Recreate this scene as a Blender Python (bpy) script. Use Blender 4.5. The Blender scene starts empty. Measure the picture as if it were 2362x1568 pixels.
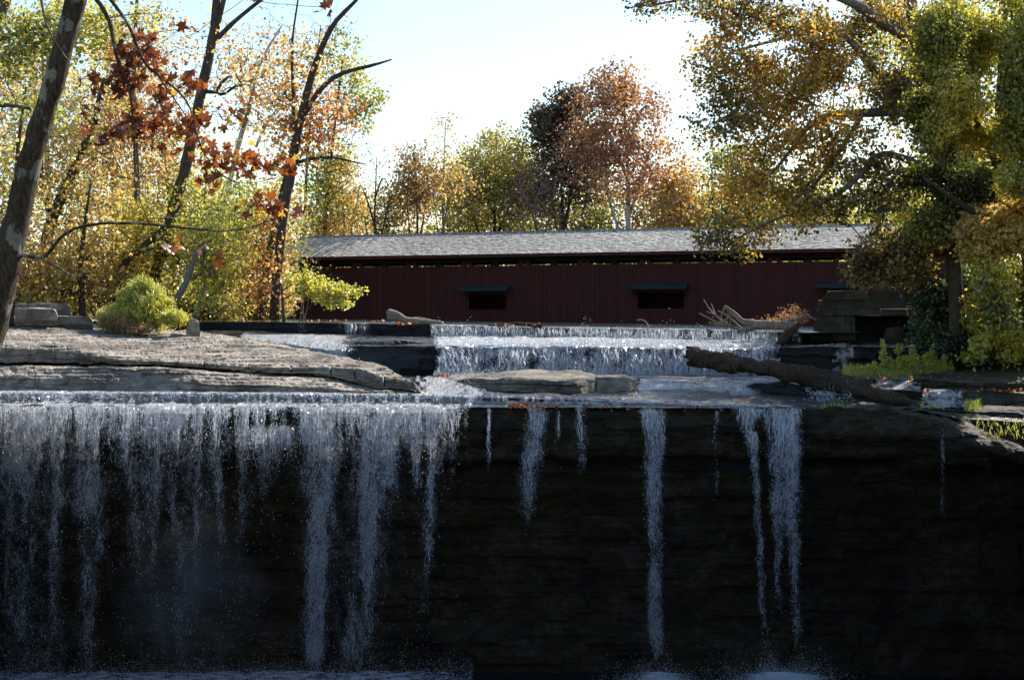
import bpy, math, random
import numpy as np
from mathutils import Vector

# ------------------------------------------------------------------ camera, sky, sun
SC = bpy.context.scene
W, H, F, HOR, CX = 2361.0, 1568.0, 3500.0, 722.0, 1180.5
cam = bpy.data.objects.new('camera', bpy.data.cameras.new('camera'))
SC.collection.objects.link(cam); SC.camera = cam
cam.data.sensor_width = 36.0; cam.data.lens = 36.0 * F / W
cam.data.shift_y = -(H / 2 - HOR) / W
cam.data.clip_start = 0.5; cam.data.clip_end = 3000
cam.location = (0, 0, 0); cam.rotation_euler = (math.radians(90), 0, 0)

SUN_EL, SUN_AZ = math.radians(38), math.radians(42)      # az: from straight ahead (+Y) towards the right (+X)
wd = bpy.data.worlds.new('World'); SC.world = wd; wd.use_nodes = True
nt = wd.node_tree; bg = nt.nodes['Background']
sky = nt.nodes.new('ShaderNodeTexSky'); sky.sky_type = 'NISHITA'; sky.sun_disc = False
sky.sun_elevation = SUN_EL; sky.sun_rotation = SUN_AZ
sky.air_density = 1.3; sky.dust_density = 0.5; sky.ozone_density = 3.5
nt.links.new(sky.outputs[0], bg.inputs[0]); bg.inputs[1].default_value = 0.10
sl = bpy.data.lights.new('sun', 'SUN'); sl.energy = 5.0; sl.angle = math.radians(0.5); sl.color = (1.0, 0.93, 0.82)
so = bpy.data.objects.new('sun', sl); SC.collection.objects.link(so)
sd = Vector((math.sin(SUN_AZ) * math.cos(SUN_EL), math.cos(SUN_AZ) * math.cos(SUN_EL), math.sin(SUN_EL)))
so.rotation_euler = sd.to_track_quat('Z', 'Y').to_euler()
SC.view_settings.view_transform = 'Standard'; SC.view_settings.look = 'None'
SC.view_settings.exposure = 1.15; SC.view_settings.gamma = 1.0
SC.render.engine = 'CYCLES'
SC.cycles.max_bounces = 6; SC.cycles.transparent_max_bounces = 24
SC.cycles.diffuse_bounces = 3; SC.cycles.glossy_bounces = 2; SC.cycles.transmission_bounces = 3
SC.cycles.caustics_reflective = False; SC.cycles.caustics_refractive = False
SC.cycles.sample_clamp_indirect = 3

rng = np.random.default_rng(7)
def Q(px, py, Y):
    px, py, Y = np.broadcast_arrays(np.asarray(px, float), np.asarray(py, float), np.asarray(Y, float))
    return np.stack([(px - CX) / F * Y, Y, (HOR - py) / F * Y], -1)

# ------------------------------------------------------------------ noise
def _h(ix, iy, iz, s):
    n = (ix.astype(np.int64) * 73856093) ^ (iy.astype(np.int64) * 19349663) ^ (iz.astype(np.int64) * 83492791) ^ (s * 2654435761)
    n = n & 0xffffffff
    n = ((n ^ (n >> 15)) * 2246822519) & 0xffffffff
    n = ((n ^ (n >> 13)) * 3266489917) & 0xffffffff
    return ((n ^ (n >> 16)) & 0xffffff) / float(0xffffff)
def vn(p, s=0):
    i = np.floor(p); f = p - i; f = f * f * (3 - 2 * f); i = i.astype(np.int64); r = 0
    for a in (0, 1):
        for b in (0, 1):
            for c in (0, 1):
                w = (f[..., 0] if a else 1 - f[..., 0]) * (f[..., 1] if b else 1 - f[..., 1]) * (f[..., 2] if c else 1 - f[..., 2])
                r = r + w * _h(i[..., 0] + a, i[..., 1] + b, i[..., 2] + c, s)
    return r
def fbm(p, o=4, s=0):
    r = 0; a = 0.5; t = 0
    for k in range(o):
        r = r + a * vn(p * (2 ** k), s + k); t += a; a *= 0.5
    return r / t - 0.5

# ------------------------------------------------------------------ objects
def tag(o, label=None, cat=None, group=None, kind=None):
    if label: o['label'] = label
    if cat: o['category'] = cat
    if group: o['group'] = group
    if kind: o['kind'] = kind
    return o
def empty(name, loc=(0, 0, 0)):
    o = bpy.data.objects.new(name, None); SC.collection.objects.link(o); o.location = loc; return o
def mk(name, V, faces, mat, parent=None, attrs=None, smooth=False):
    V = np.asarray(V, np.float32).reshape(-1, 3)
    q = parent
    while q is not None: V = V - np.array(q.location, np.float32); q = q.parent
    me = bpy.data.meshes.new(name)
    if not isinstance(faces, list): faces = [faces]
    faces = [np.asarray(f, np.int32) for f in faces if len(f)]
    nl = sum(f.size for f in faces); nf = sum(len(f) for f in faces)
    me.vertices.add(len(V)); me.vertices.foreach_set('co', V.ravel())
    me.loops.add(nl); me.loops.foreach_set('vertex_index', np.concatenate([f.ravel() for f in faces]))
    me.polygons.add(nf)
    ln = np.concatenate([np.full(len(f), f.shape[1], np.int32) for f in faces])
    st = np.concatenate([[0], np.cumsum(ln)[:-1]]).astype(np.int32)
    me.polygons.foreach_set('loop_start', st)
    try: me.polygons.foreach_set('loop_total', ln)
    except Exception: pass
    me.update(calc_edges=True); me.validate()
    me.polygons.foreach_set('use_smooth', np.full(len(me.polygons), smooth, dtype=bool))
    for k, a in (attrs or {}).items():
        t = me.attributes.new(k, 'FLOAT', 'POINT'); t.data.foreach_set('value', np.asarray(a, np.float32).ravel())
    me.materials.append(mat)
    o = bpy.data.objects.new(name, me); SC.collection.objects.link(o)
    if parent is not None: o.parent = parent
    return o
class MB:
    def __init__(s): s.V = []; s.F = {}; s.n = 0
    def add(s, V, F):
        V = np.asarray(V, float).reshape(-1, 3); s.V.append(V)
        for f in (F if isinstance(F, list) else [F]):
            f = np.asarray(f)
            if len(f): s.F.setdefault(f.shape[1], []).append(f + s.n)
        s.n += len(V)
    def hexa(s, P):      # 8 points: bottom 4, top 4
        s.add(P, np.array([[0,3,2,1],[4,5,6,7],[0,1,5,4],[1,2,6,5],[2,3,7,6],[3,0,4,7]]))
    def box(s, x0, x1, y0, y1, z0, z1, fr=None, jit=0):
        P = np.array([[x0,y0,z0],[x1,y0,z0],[x1,y1,z0],[x0,y1,z0],[x0,y0,z1],[x1,y0,z1],[x1,y1,z1],[x0,y1,z1]], float)
        if jit: P += rng.uniform(-jit, jit, P.shape)
        s.hexa(fr(P) if fr else P)
    def build(s, name, mat, parent=None, **k):
        return mk(name, np.concatenate(s.V), [np.concatenate(f) for f in s.F.values()], mat, parent, **k)
def grid_faces(a, b, off=0):
    i = np.arange(a - 1)[:, None] * b + np.arange(b - 1)[None]
    i = i.ravel() + off
    return np.stack([i, i + 1, i + b + 1, i + b], -1)
def tube(pts, rad, sides=8, namp=0.0, nsc=3.0, cap=True, seed=0, sub=0.0, jag=0.0, flat=1.0):
    pts = np.asarray(pts, float); rad = np.broadcast_to(np.asarray(rad, float), (len(pts),)).copy()
    if sub:
        L = np.concatenate([[0], np.cumsum(np.linalg.norm(np.diff(pts, axis=0), axis=1))])
        n = max(3, int(L[-1] / sub)); t = np.linspace(0, L[-1], n)
        # catmull style smoothing: interpolate then relax
        p2 = np.stack([np.interp(t, L, pts[:, k]) for k in range(3)], -1); r2 = np.interp(t, L, rad)
        for _ in range(max(1, int(n / len(pts) / 3))):
            p2[1:-1] = (p2[:-2] + 2 * p2[1:-1] + p2[2:]) / 4
        pts, rad = p2, r2
    d = np.gradient(pts, axis=0); d /= np.linalg.norm(d, axis=1)[:, None] + 1e-9
    ref = np.array([0.31, 0.2, 0.93]) if abs(d.mean(0) @ np.array([0.31, 0.2, 0.93])) < 0.85 else np.array([1.0, 0.1, 0])
    u = np.cross(d, ref); u /= np.linalg.norm(u, axis=1)[:, None]; v = np.cross(d, u)
    a = np.linspace(0, 2 * np.pi, sides, endpoint=False)
    dirs = np.cos(a)[None, :, None] * u[:, None] + flat * np.sin(a)[None, :, None] * v[:, None]
    rr = np.repeat(rad[:, None], sides, 1)
    V = pts[:, None] + rr[..., None] * dirs
    if namp: V = V + dirs * (rr * namp * 2 * fbm(V * nsc / max(rad.mean(), .02) * .3, 3, seed))[..., None]
    if jag: V[0] += d[0] * rng.uniform(-jag, jag, sides)[:, None]; V[-1] += d[-1] * rng.uniform(-jag, jag, sides)[:, None]
    n = len(pts); i = np.arange(n - 1)[:, None] * sides; j = np.arange(sides)[None]
    Fq = np.stack([i + j, i + (j + 1) % sides, i + sides + (j + 1) % sides, i + sides + j], -1).reshape(-1, 4)
    V = V.reshape(-1, 3); Fs = [Fq]
    if cap:
        V = np.concatenate([V, pts[:1] - d[:1] * rad[0] * .15, pts[-1:] + d[-1:] * rad[-1] * .15]); c = n * sides; jj = np.arange(sides)
        Fs.append(np.concatenate([np.stack([np.full(sides, c), (jj + 1) % sides, jj], -1),
                                  np.stack([np.full(sides, c + 1), (n - 1) * sides + jj, (n - 1) * sides + (jj + 1) % sides], -1)]))
    return V, Fs
def rail(pts, xs):
    p = np.asarray(pts, float); return np.stack([np.interp(xs, p[:, 0], p[:, 1]), np.interp(xs, p[:, 0], p[:, 2])], -1)
def loft(rails, x0, x1, nx, subs):
    """rails: polylines of (px,py,Y), ordered top/back -> front/bottom; subs: rows between consecutive rails"""
    xs = np.linspace(x0, x1, nx); R = [rail(r, xs) for r in rails]; rows = [R[0]]
    if isinstance(subs, int): subs = [subs] * (len(R) - 1)
    for k in range(len(R) - 1):
        for j in range(1, subs[k] + 1): rows.append(R[k] * (1 - j / subs[k]) + R[k + 1] * (j / subs[k]))
    G = np.stack(rows)                                    # rows, nx, 2
    PX = np.broadcast_to(xs, G.shape[:2]); PY = G[..., 0]
    return Q(PX, PY, G[..., 1]), PX, PY
def gmesh(name, V, mat, parent=None, attrs=None, smooth=True):
    return mk(name, V.reshape(-1, 3), grid_faces(V.shape[0], V.shape[1]), mat, parent, attrs, smooth)
def gnormal(V):
    du = np.gradient(V, axis=1); dv = np.gradient(V, axis=0); n = np.cross(du, dv)
    n /= np.linalg.norm(n, axis=-1)[..., None] + 1e-9
    return n * np.where((n[..., 1] - n[..., 2]) > 0, -1, 1)[..., None]

# ------------------------------------------------------------------ materials
class NT:
    def __init__(s, name):
        s.m = bpy.data.materials.new(name); s.m.use_nodes = True; s.t = s.m.node_tree; s.t.nodes.clear()
        s.out = s.n('ShaderNodeOutputMaterial')
    def n(s, typ, **k):
        o = s.t.nodes.new(typ)
        for a, b in k.items(): setattr(o, a, b)
        return o
    def l(s, a, b): s.t.links.new(a, b)
    def set(s, sock, v):
        if hasattr(v, 'is_linked'): s.l(v, sock)
        else: sock.default_value = v
    def coord(s, scale=(1, 1, 1), rot=(0, 0, 0)):
        c = s.n('ShaderNodeTexCoord'); m = s.n('ShaderNodeMapping'); m.inputs['Scale'].default_value = scale
        m.inputs['Rotation'].default_value = rot; s.l(c.outputs['Object'], m.inputs[0]); return m.outputs[0]
    def noise(s, vec, sc, det=4, rough=.55, dist=0, typ='FBM'):
        o = s.n('ShaderNodeTexNoise'); o.noise_type = typ if typ != 'RIDGE' else 'RIDGED_MULTIFRACTAL'
        s.l(vec, o.inputs['Vector']); o.inputs['Scale'].default_value = sc; o.inputs['Detail'].default_value = det
        o.inputs['Roughness'].default_value = rough; o.inputs['Distortion'].default_value = dist; return o.outputs[0]
    def vor(s, vec, sc, feat='F1', dist=0):
        o = s.n('ShaderNodeTexVoronoi', feature=feat); s.l(vec, o.inputs['Vector']); o.inputs['Scale'].default_value = sc
        return o.outputs['Distance']
    def ramp(s, fac, stops, interp='LINEAR'):
        o = s.n('ShaderNodeValToRGB'); e = o.color_ramp.elements; o.color_ramp.interpolation = interp
        while len(e) < len(stops): e.new(.5)
        for k, (p, c) in enumerate(stops): e[k].position = p; e[k].color = (c, c, c, 1) if not hasattr(c, '__len__') else (*c, 1)
        s.set(o.inputs[0], fac); return o.outputs[0]
    def math(s, op, a, b=None, c=None, clamp=False):
        o = s.n('ShaderNodeMath', operation=op, use_clamp=clamp)
        for k, v in enumerate((a, b, c)):
            if v is not None: s.set(o.inputs[k], v)
        return o.outputs[0]
    def mix(s, f, a, b, mode='MIX'):
        o = s.n('ShaderNodeMix', data_type='RGBA', blend_type=mode); s.set(o.inputs[0], f)
        for k, v in ((6, a), (7, b)): s.set(o.inputs[k], v if hasattr(v, 'is_linked') else (*v, 1))
        return o.outputs[2]
    def attr(s, name): o = s.n('ShaderNodeAttribute'); o.attribute_name = name; return o.outputs['Fac']
    def bump(s, h, dist, strength=1.0, prev=None):
        o = s.n('ShaderNodeBump'); s.l(h, o.inputs['Height']); o.inputs['Distance'].default_value = dist
        o.inputs['Strength'].default_value = strength
        if prev is not None: s.l(prev, o.inputs['Normal'])
        return o.outputs[0]
    def bsdf(s, col, rough=.8, spec=.3, nrm=None):
        o = s.n('ShaderNodeBsdfPrincipled'); s.set(o.inputs['Base Color'], col if hasattr(col, 'is_linked') else (*col, 1))
        s.set(o.inputs['Roughness'], rough); s.set(o.inputs['Specular IOR Level'], spec)
        if nrm is not None: s.l(nrm, o.inputs['Normal'])
        return o.outputs[0]
    def mixs(s, f, a, b):
        o = s.n('ShaderNodeMixShader'); s.set(o.inputs[0], f); s.l(a, o.inputs[1]); s.l(b, o.inputs[2]); return o.outputs[0]
    def done(s, sh, disp=None): s.l(sh, s.out.inputs['Surface']); return s.m

def leaf_mat(name, stops, trans=.55, gain=1.25, spec=.06):
    t = NT(name); c = t.ramp(t.attr('rnd'), stops)
    d = t.n('ShaderNodeBsdfDiffuse'); t.l(c, d.inputs[0])
    tr = t.n('ShaderNodeBsdfTranslucent'); t.l(t.mix(1.0, c, (gain, gain * .97, gain * .85), 'MULTIPLY'), tr.inputs[0])
    g = t.n('ShaderNodeBsdfGlossy'); g.inputs['Roughness'].default_value = .42; g.inputs[0].default_value = (1, 1, 1, 1)
    return t.done(t.mixs(spec, t.mixs(trans, d.outputs[0], tr.outputs[0]), g.outputs[0]))
def bark_mat(name, c0, c1, sc=6, spots=None, bump=.02):
    t = NT(name); v = t.coord((1, 1, .22)); n = t.noise(v, sc * 3, 5, .65); n2 = t.noise(t.coord(), 1.3, 3)
    c = t.mix(t.ramp(n, [(.3, 0), (.7, 1)]), c0, c1)
    if spots: c = t.mix(t.ramp(t.noise(t.coord((1, 1, .7)), sc * .35, 4, .6), [(.54, 0), (.58, 1)]), c, spots)
    c = t.mix(1.0, c, t.ramp(n2, [(.3, .65), (.7, 1.15)]), 'MULTIPLY')
    return t.done(t.bsdf(c, .9, .15, t.bump(n, bump)))
def rock_mat(name, ca, cb, dark, rough=.85, spec=.25, sc=1.0, moss=None, strata=1.0, bump=.05):
    t = NT(name)
    st = t.noise(t.coord((.5 * sc, .5 * sc, 5 * sc)), 1.6, 5, .6, .3)
    n = t.noise(t.coord(), 3.2 * sc, 7, .68); n2 = t.noise(t.coord(), .6 * sc, 4, .5, .4)
    cr = t.vor(t.mix(.12, t.coord((.8, .8, 1.9)), t.noise(t.coord(), 4, 3)), 1.1 * sc, 'DISTANCE_TO_EDGE')
    c = t.mix(t.ramp(n, [(.32, 0), (.68, 1)]), ca, cb)
    c = t.mix(t.ramp(n2, [(.42, 0), (.62, .8)]), c, dark)
    c = t.mix(t.ramp(st, [(.36, .75 * strata), (.46, 0)]), c, dark)
    if moss:
        m = t.ramp(t.noise(t.coord(), 1.1, 5, .65), [(.46, 0), (.56, .85)]); c = t.mix(m, c, moss)
    b = t.bump(st, bump * 1.6 * strata + .001); b = t.bump(n, bump, 1, b)
    b = t.bump(t.ramp(cr, [(0, 0), (.03, 1)]), bump * .6, .7, b)
    return t.done(t.bsdf(c, rough, spec, b))
def fc_(t, f): return t.math('MULTIPLY_ADD', f, 2.4, -.7)
def white_water(name, alpha=True, sx=5.0, sz=.7, lace=1.0, dark=(.012, .018, .028), gain=1.0, rough=.16):
    """falling water: veined white strands, clear (or dark wet) between them; 'dens' attribute sets how much of it is white"""
    t = NT(name); d = t.attr('dens')
    yv = 2.0 if alpha else .7
    def vein(n, k): return t.math('SUBTRACT', 1.0, t.math('MULTIPLY', t.math('ABSOLUTE', t.math('SUBTRACT', n, .5)), k), clamp=True)
    a1 = t.noise(t.coord((sx, yv, sz)), 1.0, 5, .62, .9); a2 = t.noise(t.coord((sx * 2.3, yv * 2, sz * 3.2)), 1.0, 4, .65, 1.4 * lace)
    a3 = t.noise(t.coord((sx * .55, yv * .6, sz * .5)), 1.0, 3, .5, .3); fine = t.noise(t.coord((sx * 6, 6, sz * 9)), 1.0, 3, .75)
    h = t.math('MULTIPLY', vein(a1, 7.5), .30); h = t.math('MULTIPLY_ADD', vein(a2, 8.0), .26 * lace, h)
    h = t.math('MULTIPLY_ADD', t.math('MULTIPLY_ADD', a3, 2.6, -.8), .30, h); h = t.math('MULTIPLY_ADD', t.math('MULTIPLY_ADD', fine, 2.6, -.8), .26, h)
    k = t.math('ADD', h, t.math('SUBTRACT', d, 1.0))
    m = t.math('MULTIPLY', t.math('MAXIMUM', k, 0.0), 3.4 * gain, clamp=True)
    if alpha: m = t.math('MULTIPLY', m, t.math('MULTIPLY_ADD', fc_(t, fine), .5, .55), clamp=True)
    tone = t.ramp(t.math('MULTIPLY_ADD', a2, .6, t.math('MULTIPLY', fine, .5)), [(.40, .16), (.53, .72), (.63, 1.0)])  # bright and dark flecks of glassy water painted into its colour as shading
    nrm = t.bump(h, .25, 1.0)
    df = t.n('ShaderNodeBsdfDiffuse'); t.l(t.mix(1.0, tone, (.88, .90, .94), 'MULTIPLY'), df.inputs[0]); t.l(nrm, df.inputs['Normal'])
    tr = t.n('ShaderNodeBsdfTranslucent'); t.l(t.mix(1.0, tone, (.97, .98, 1.0), 'MULTIPLY'), tr.inputs[0]); t.l(nrm, tr.inputs['Normal'])
    gl = t.n('ShaderNodeBsdfGlossy'); gl.inputs['Roughness'].default_value = rough; t.l(nrm, gl.inputs['Normal']); gl.inputs[0].default_value = (.95, .97, 1, 1)
    wsh = t.mixs(.34 if alpha else .26, t.mixs(.52 if alpha else .35, df.outputs[0], tr.outputs[0]), gl.outputs[0])
    if alpha:
        tp = t.n('ShaderNodeBsdfTransparent')
        base = tp.outputs[0]
    else:
        tp = t.n('ShaderNodeBsdfTransparent'); base = t.mixs(t.ramp(d, [(.10, 0), (.24, 1)]), tp.outputs[0], t.bsdf(dark, .08, .6, nrm))
    return t.done(t.mixs(m, base, wsh))

M = {}
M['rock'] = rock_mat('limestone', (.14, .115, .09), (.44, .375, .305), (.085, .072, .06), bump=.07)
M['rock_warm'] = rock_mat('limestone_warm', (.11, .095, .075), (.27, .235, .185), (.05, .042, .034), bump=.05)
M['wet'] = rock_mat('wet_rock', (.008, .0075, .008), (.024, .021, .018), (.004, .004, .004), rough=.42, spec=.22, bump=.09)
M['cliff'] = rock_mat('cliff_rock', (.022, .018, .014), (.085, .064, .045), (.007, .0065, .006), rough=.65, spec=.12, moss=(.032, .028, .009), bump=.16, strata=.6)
M['mossy'] = rock_mat('mossy_rock', (.04, .035, .028), (.12, .105, .085), (.02, .018, .014), moss=(.035, .04, .012), bump=.07)
M['stone'] = rock_mat('abutment_stone', (.05, .047, .04), (.115, .105, .088), (.03, .028, .022), moss=(.035, .037, .016), bump=.03, strata=.5)
M['fall'] = white_water('falling_water', sx=4.6, sz=1.5, lace=1.2, gain=.85)
M['fall2'] = white_water('falling_water_fine', sx=7.0, sz=2.2, lace=1.2, gain=.72)
M['cascade'] = white_water('cascade_water', alpha=False, sx=4.2, sz=1.0, lace=1.0, gain=.95)
M['lip'] = white_water('ledge_water', alpha=False, sx=3.4, sz=3.5, lace=.6, rough=.12, gain=1.3)
M['soil'] = rock_mat('soil', (.05, .035, .02), (.12, .08, .04), (.03, .022, .015), bump=.05, strata=0.2)
def calm():
    t = NT('river_water'); n = t.noise(t.coord((1, 2.2, 1)), 1.6, 4, .6)
    return t.done(t.bsdf((.02, .028, .03), .06, .6, t.bump(n, .06)))
M['calm'] = calm()
def earth():
    t = NT('leaf_litter'); n = t.noise(t.coord(), 9, 6, .75); n2 = t.noise(t.coord(), .7, 4)
    c = t.ramp(n, [(.35, (.035, .024, .014)), (.5, (.10, .065, .03)), (.6, (.20, .11, .035)), (.7, (.09, .08, .03))]); c = t.mix(t.ramp(n2, [(.45, 0), (.6, .7)]), c, (.05, .06, .02))
    return t.done(t.bsdf(c, .95, .1, t.bump(n, .08)))
M['earth'] = earth()
def pool():
    t = NT('pool_water'); n = t.noise(t.coord(), 2.2, 5, .6); f = t.math('ADD', t.math('MULTIPLY', t.noise(t.coord((1, 1.5, 1)), 2.5, 7, .7), .8), t.attr('dens'))
    b = t.bump(n, .08); m = t.ramp(f, [(.75, 0), (1.05, 1)])
    return t.done(t.mixs(m, t.bsdf((.008, .012, .016), .1, .6, b), t.bsdf((.75, .8, .86), .6, .3, b)))
M['pool'] = pool()
def drops():
    t = NT('water_drops'); d = t.n('ShaderNodeBsdfDiffuse'); d.inputs[0].default_value = (.88, .92, .96, 1)
    tr = t.n('ShaderNodeBsdfTranslucent'); tr.inputs[0].default_value = (.9, .93, .96, 1)
    return t.done(t.mixs(.68, d.outputs[0], tr.outputs[0]))
M['drop'] = drops()
def glint():
    t = NT('water_glints'); d = t.n('ShaderNodeBsdfTranslucent'); d.inputs[0].default_value = (.95, .97, 1, 1)
    g = t.n('ShaderNodeBsdfGlossy'); g.inputs['Roughness'].default_value = .3; g.inputs[0].default_value = (.96, .98, 1, 1)
    return t.done(t.mixs(.6, d.outputs[0], g.outputs[0]))
M['glint'] = glint()
M['bark'] = bark_mat('bark_dark', (.035, .028, .022), (.11, .09, .07))
M['bark_grey'] = bark_mat('bark_grey', (.09, .08, .075), (.22, .20, .185))
M['bark_white'] = bark_mat('bark_sycamore', (.42, .40, .37), (.68, .66, .62), spots=(.18, .155, .13))
M['bark_near'] = bark_mat('bark_furrowed', (.014, .011, .008), (.13, .093, .06), sc=9, spots=(.22, .21, .17), bump=.05)
M['wood'] = bark_mat('driftwood', (.13, .10, .08), (.34, .29, .24), sc=5, bump=.02)
M['log'] = bark_mat('wet_log', (.018, .013, .010), (.10, .072, .050), sc=5, bump=.09)
M['twig'] = bark_mat('twig_bark', (.06, .045, .035), (.15, .12, .095))
def boards():
    t = NT('red_boards'); v = t.coord((1, 1, .06)); n = t.noise(v, 9, 4, .6); n2 = t.noise(t.coord(), .5, 3)
    c = t.mix(n, (.040, .008, .0075), (.078, .0165, .013)); c = t.mix(t.ramp(n2, [(.4, 0), (.7, .35)]), c, (.04, .014, .012))
    c = t.mix(1.0, c, t.ramp(t.noise(t.coord((1, 1, .015)), 2.6, 3, .7), [(.35, .82), (.65, 1.14)]), 'MULTIPLY')
    return t.done(t.bsdf(c, .75, .25, t.bump(n, .01)))
M['red'] = boards()
M['dark_wood'] = bark_mat('dark_timber', (.010, .008, .008), (.024, .019, .018), sc=4)
def shingles():
    t = NT('roof_shingles'); c0 = t.n('ShaderNodeTexCoord'); br = t.n('ShaderNodeTexBrick')
    t.l(c0.outputs['Object'], br.inputs[0]); br.inputs['Scale'].default_value = 1.0
    br.inputs['Brick Width'].default_value = .17; br.inputs['Row Height'].default_value = .13; br.inputs['Mortar Size'].default_value = .008
    br.inputs['Color1'].default_value = (.36, .32, .275, 1); br.inputs['Color2'].default_value = (.76, .69, .60, 1); br.inputs['Mortar'].default_value = (.05, .05, .05, 1)
    br.offset = .37
    n = t.noise(t.coord((1, 1, 1)), 5, 6, .7); n2 = t.noise(t.coord((.3, .6, 1)), .5, 4)
    c = t.mix(1.0, br.outputs[0], t.ramp(n, [(.3, .55), (.7, 1.25)]), 'MULTIPLY'); c = t.mix(1.0, c, t.ramp(n2, [(.3, .75), (.7, 1.1)]), 'MULTIPLY')
    return t.done(t.bsdf(c, .85, .2, t.bump(n, .02)))
M['shingle'] = shingles(); M['hood'] = bark_mat('hood_shingles', (.02, .024, .028), (.045, .052, .058), sc=6)
R = {  # paler, greyer stops put distance haze into the leaf colours of far trees
 'orange': [(0, (.16, .06, .02)), (.3, (.44, .16, .04)), (.6, (.60, .33, .08)), (1, (.58, .49, .14))],
 'gold': [(0, (.34, .19, .05)), (.4, (.58, .39, .10)), (.75, (.58, .52, .15)), (1, (.42, .45, .14))],
 'yellowgreen': [(0, (.14, .15, .03)), (.4, (.28, .30, .05)), (.8, (.48, .46, .08)), (1, (.62, .50, .08))],
 'olive': [(0, (.12, .12, .04)), (.5, (.27, .25, .07)), (1, (.48, .41, .10))],
 'rust': [(0, (.09, .025, .012)), (.45, (.26, .065, .02)), (.85, (.44, .13, .025)), (1, (.62, .40, .04))],
 'redbrown': [(0, (.11, .055, .035)), (.5, (.32, .14, .07)), (1, (.56, .32, .12))],
 'darkbrown': [(0, (.055, .04, .022)), (.6, (.11, .075, .04)), (1, (.26, .15, .06))],
 'syc': [(0, (.045, .038, .012)), (.28, (.14, .10, .02)), (.5, (.26, .24, .035)), (.75, (.48, .23, .03)), (1, (.62, .42, .06))],
 'green': [(0, (.06, .075, .014)), (.4, (.22, .23, .03)), (.75, (.46, .43, .05)), (1, (.62, .47, .06))],
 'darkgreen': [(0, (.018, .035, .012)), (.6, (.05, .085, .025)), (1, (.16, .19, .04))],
 'brownish': [(0, (.12, .07, .03)), (.6, (.30, .18, .06)), (1, (.45, .32, .10))],
 'bush': [(0, (.16, .20, .03)), (.5, (.34, .38, .05)), (1, (.55, .50, .09))],
}
L = {k: leaf_mat('leaf_' + k, v) for k, v in R.items()}
L['near'] = leaf_mat('leaf_near', [(0, (.06, .018, .008)), (.5, (.22, .06, .018)), (.85, (.42, .14, .025)), (1, (.70, .45, .04))], .42, 1.2, .04)

# ------------------------------------------------------------------ foliage
def leaves(C, size, shape='kite', squash=.75, rnd=None, curl=.25, droop=.2):
    """C (n,3) centres -> verts, faces, attr"""
    n = len(C); s = size * rng.uniform(.65, 1.35, n)[:, None]
    a = rng.normal(size=(n, 3)); a[:, 2] -= droop; a /= np.linalg.norm(a, axis=1)[:, None]
    b = rng.normal(size=(n, 3)); b -= (a * b).sum(1)[:, None] * a; b /= np.linalg.norm(b, axis=1)[:, None]; c = np.cross(a, b)
    if shape == 'kite': P = np.array([[-.5, 0, 0], [.05, .5, .5], [.55, 0, 0], [.05, -.5, .5]]); Fc = np.array([[0, 1, 2], [0, 2, 3]])
    elif shape == 'narrow': P = np.array([[-.6, 0, 0], [0, .14, .1], [.6, 0, -.1], [0, -.14, .1]]); Fc = np.array([[0, 1, 2], [0, 2, 3]])
    elif shape == 'oval':
        P = np.array([[-.5, 0, 0], [-.15, .34, .35], [.25, .3, .3], [.6, 0, -.1], [.25, -.3, .3], [-.15, -.34, .35]])
        Fc = np.array([[0, 1, 2], [0, 2, 3], [0, 3, 4], [0, 4, 5]])
    else:
        ang = np.radians([180, 130, 112, 78, 58, 40, 16, 0, -16, -40, -58, -78, -112, -130]); rr = np.array([.42, .38, .62, .34, .66, .72, .38, .80, .38, .72, .66, .34, .62, .38])
        P = np.stack([rr * np.cos(ang), rr * np.sin(ang), .7 * rr ** 2 * (1 + .5 * np.cos(3 * ang))], -1)
        P = np.concatenate([[[0, 0, 0]], P]); m = len(ang); Fc = np.array([[0, 1 + k, 1 + (k + 1) % m] for k in range(m)])
    cu = rng.uniform(-1.2, 1.2, n)[:, None, None] * curl * 2
    V = C[:, None] + s[:, None] * (P[None, :, 0:1] * a[:, None] + P[None, :, 1:2] * b[:, None] * squash * 1.3 + P[None, :, 2:3] * cu * c[:, None])
    k = len(P); Fa = (Fc[None] + (np.arange(n) * k)[:, None, None]).reshape(-1, Fc.shape[1])
    if rnd is None: rnd = rng.random(n)
    return V.reshape(-1, 3), Fa, np.repeat(np.clip(rnd, 0, 1), k)

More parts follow.
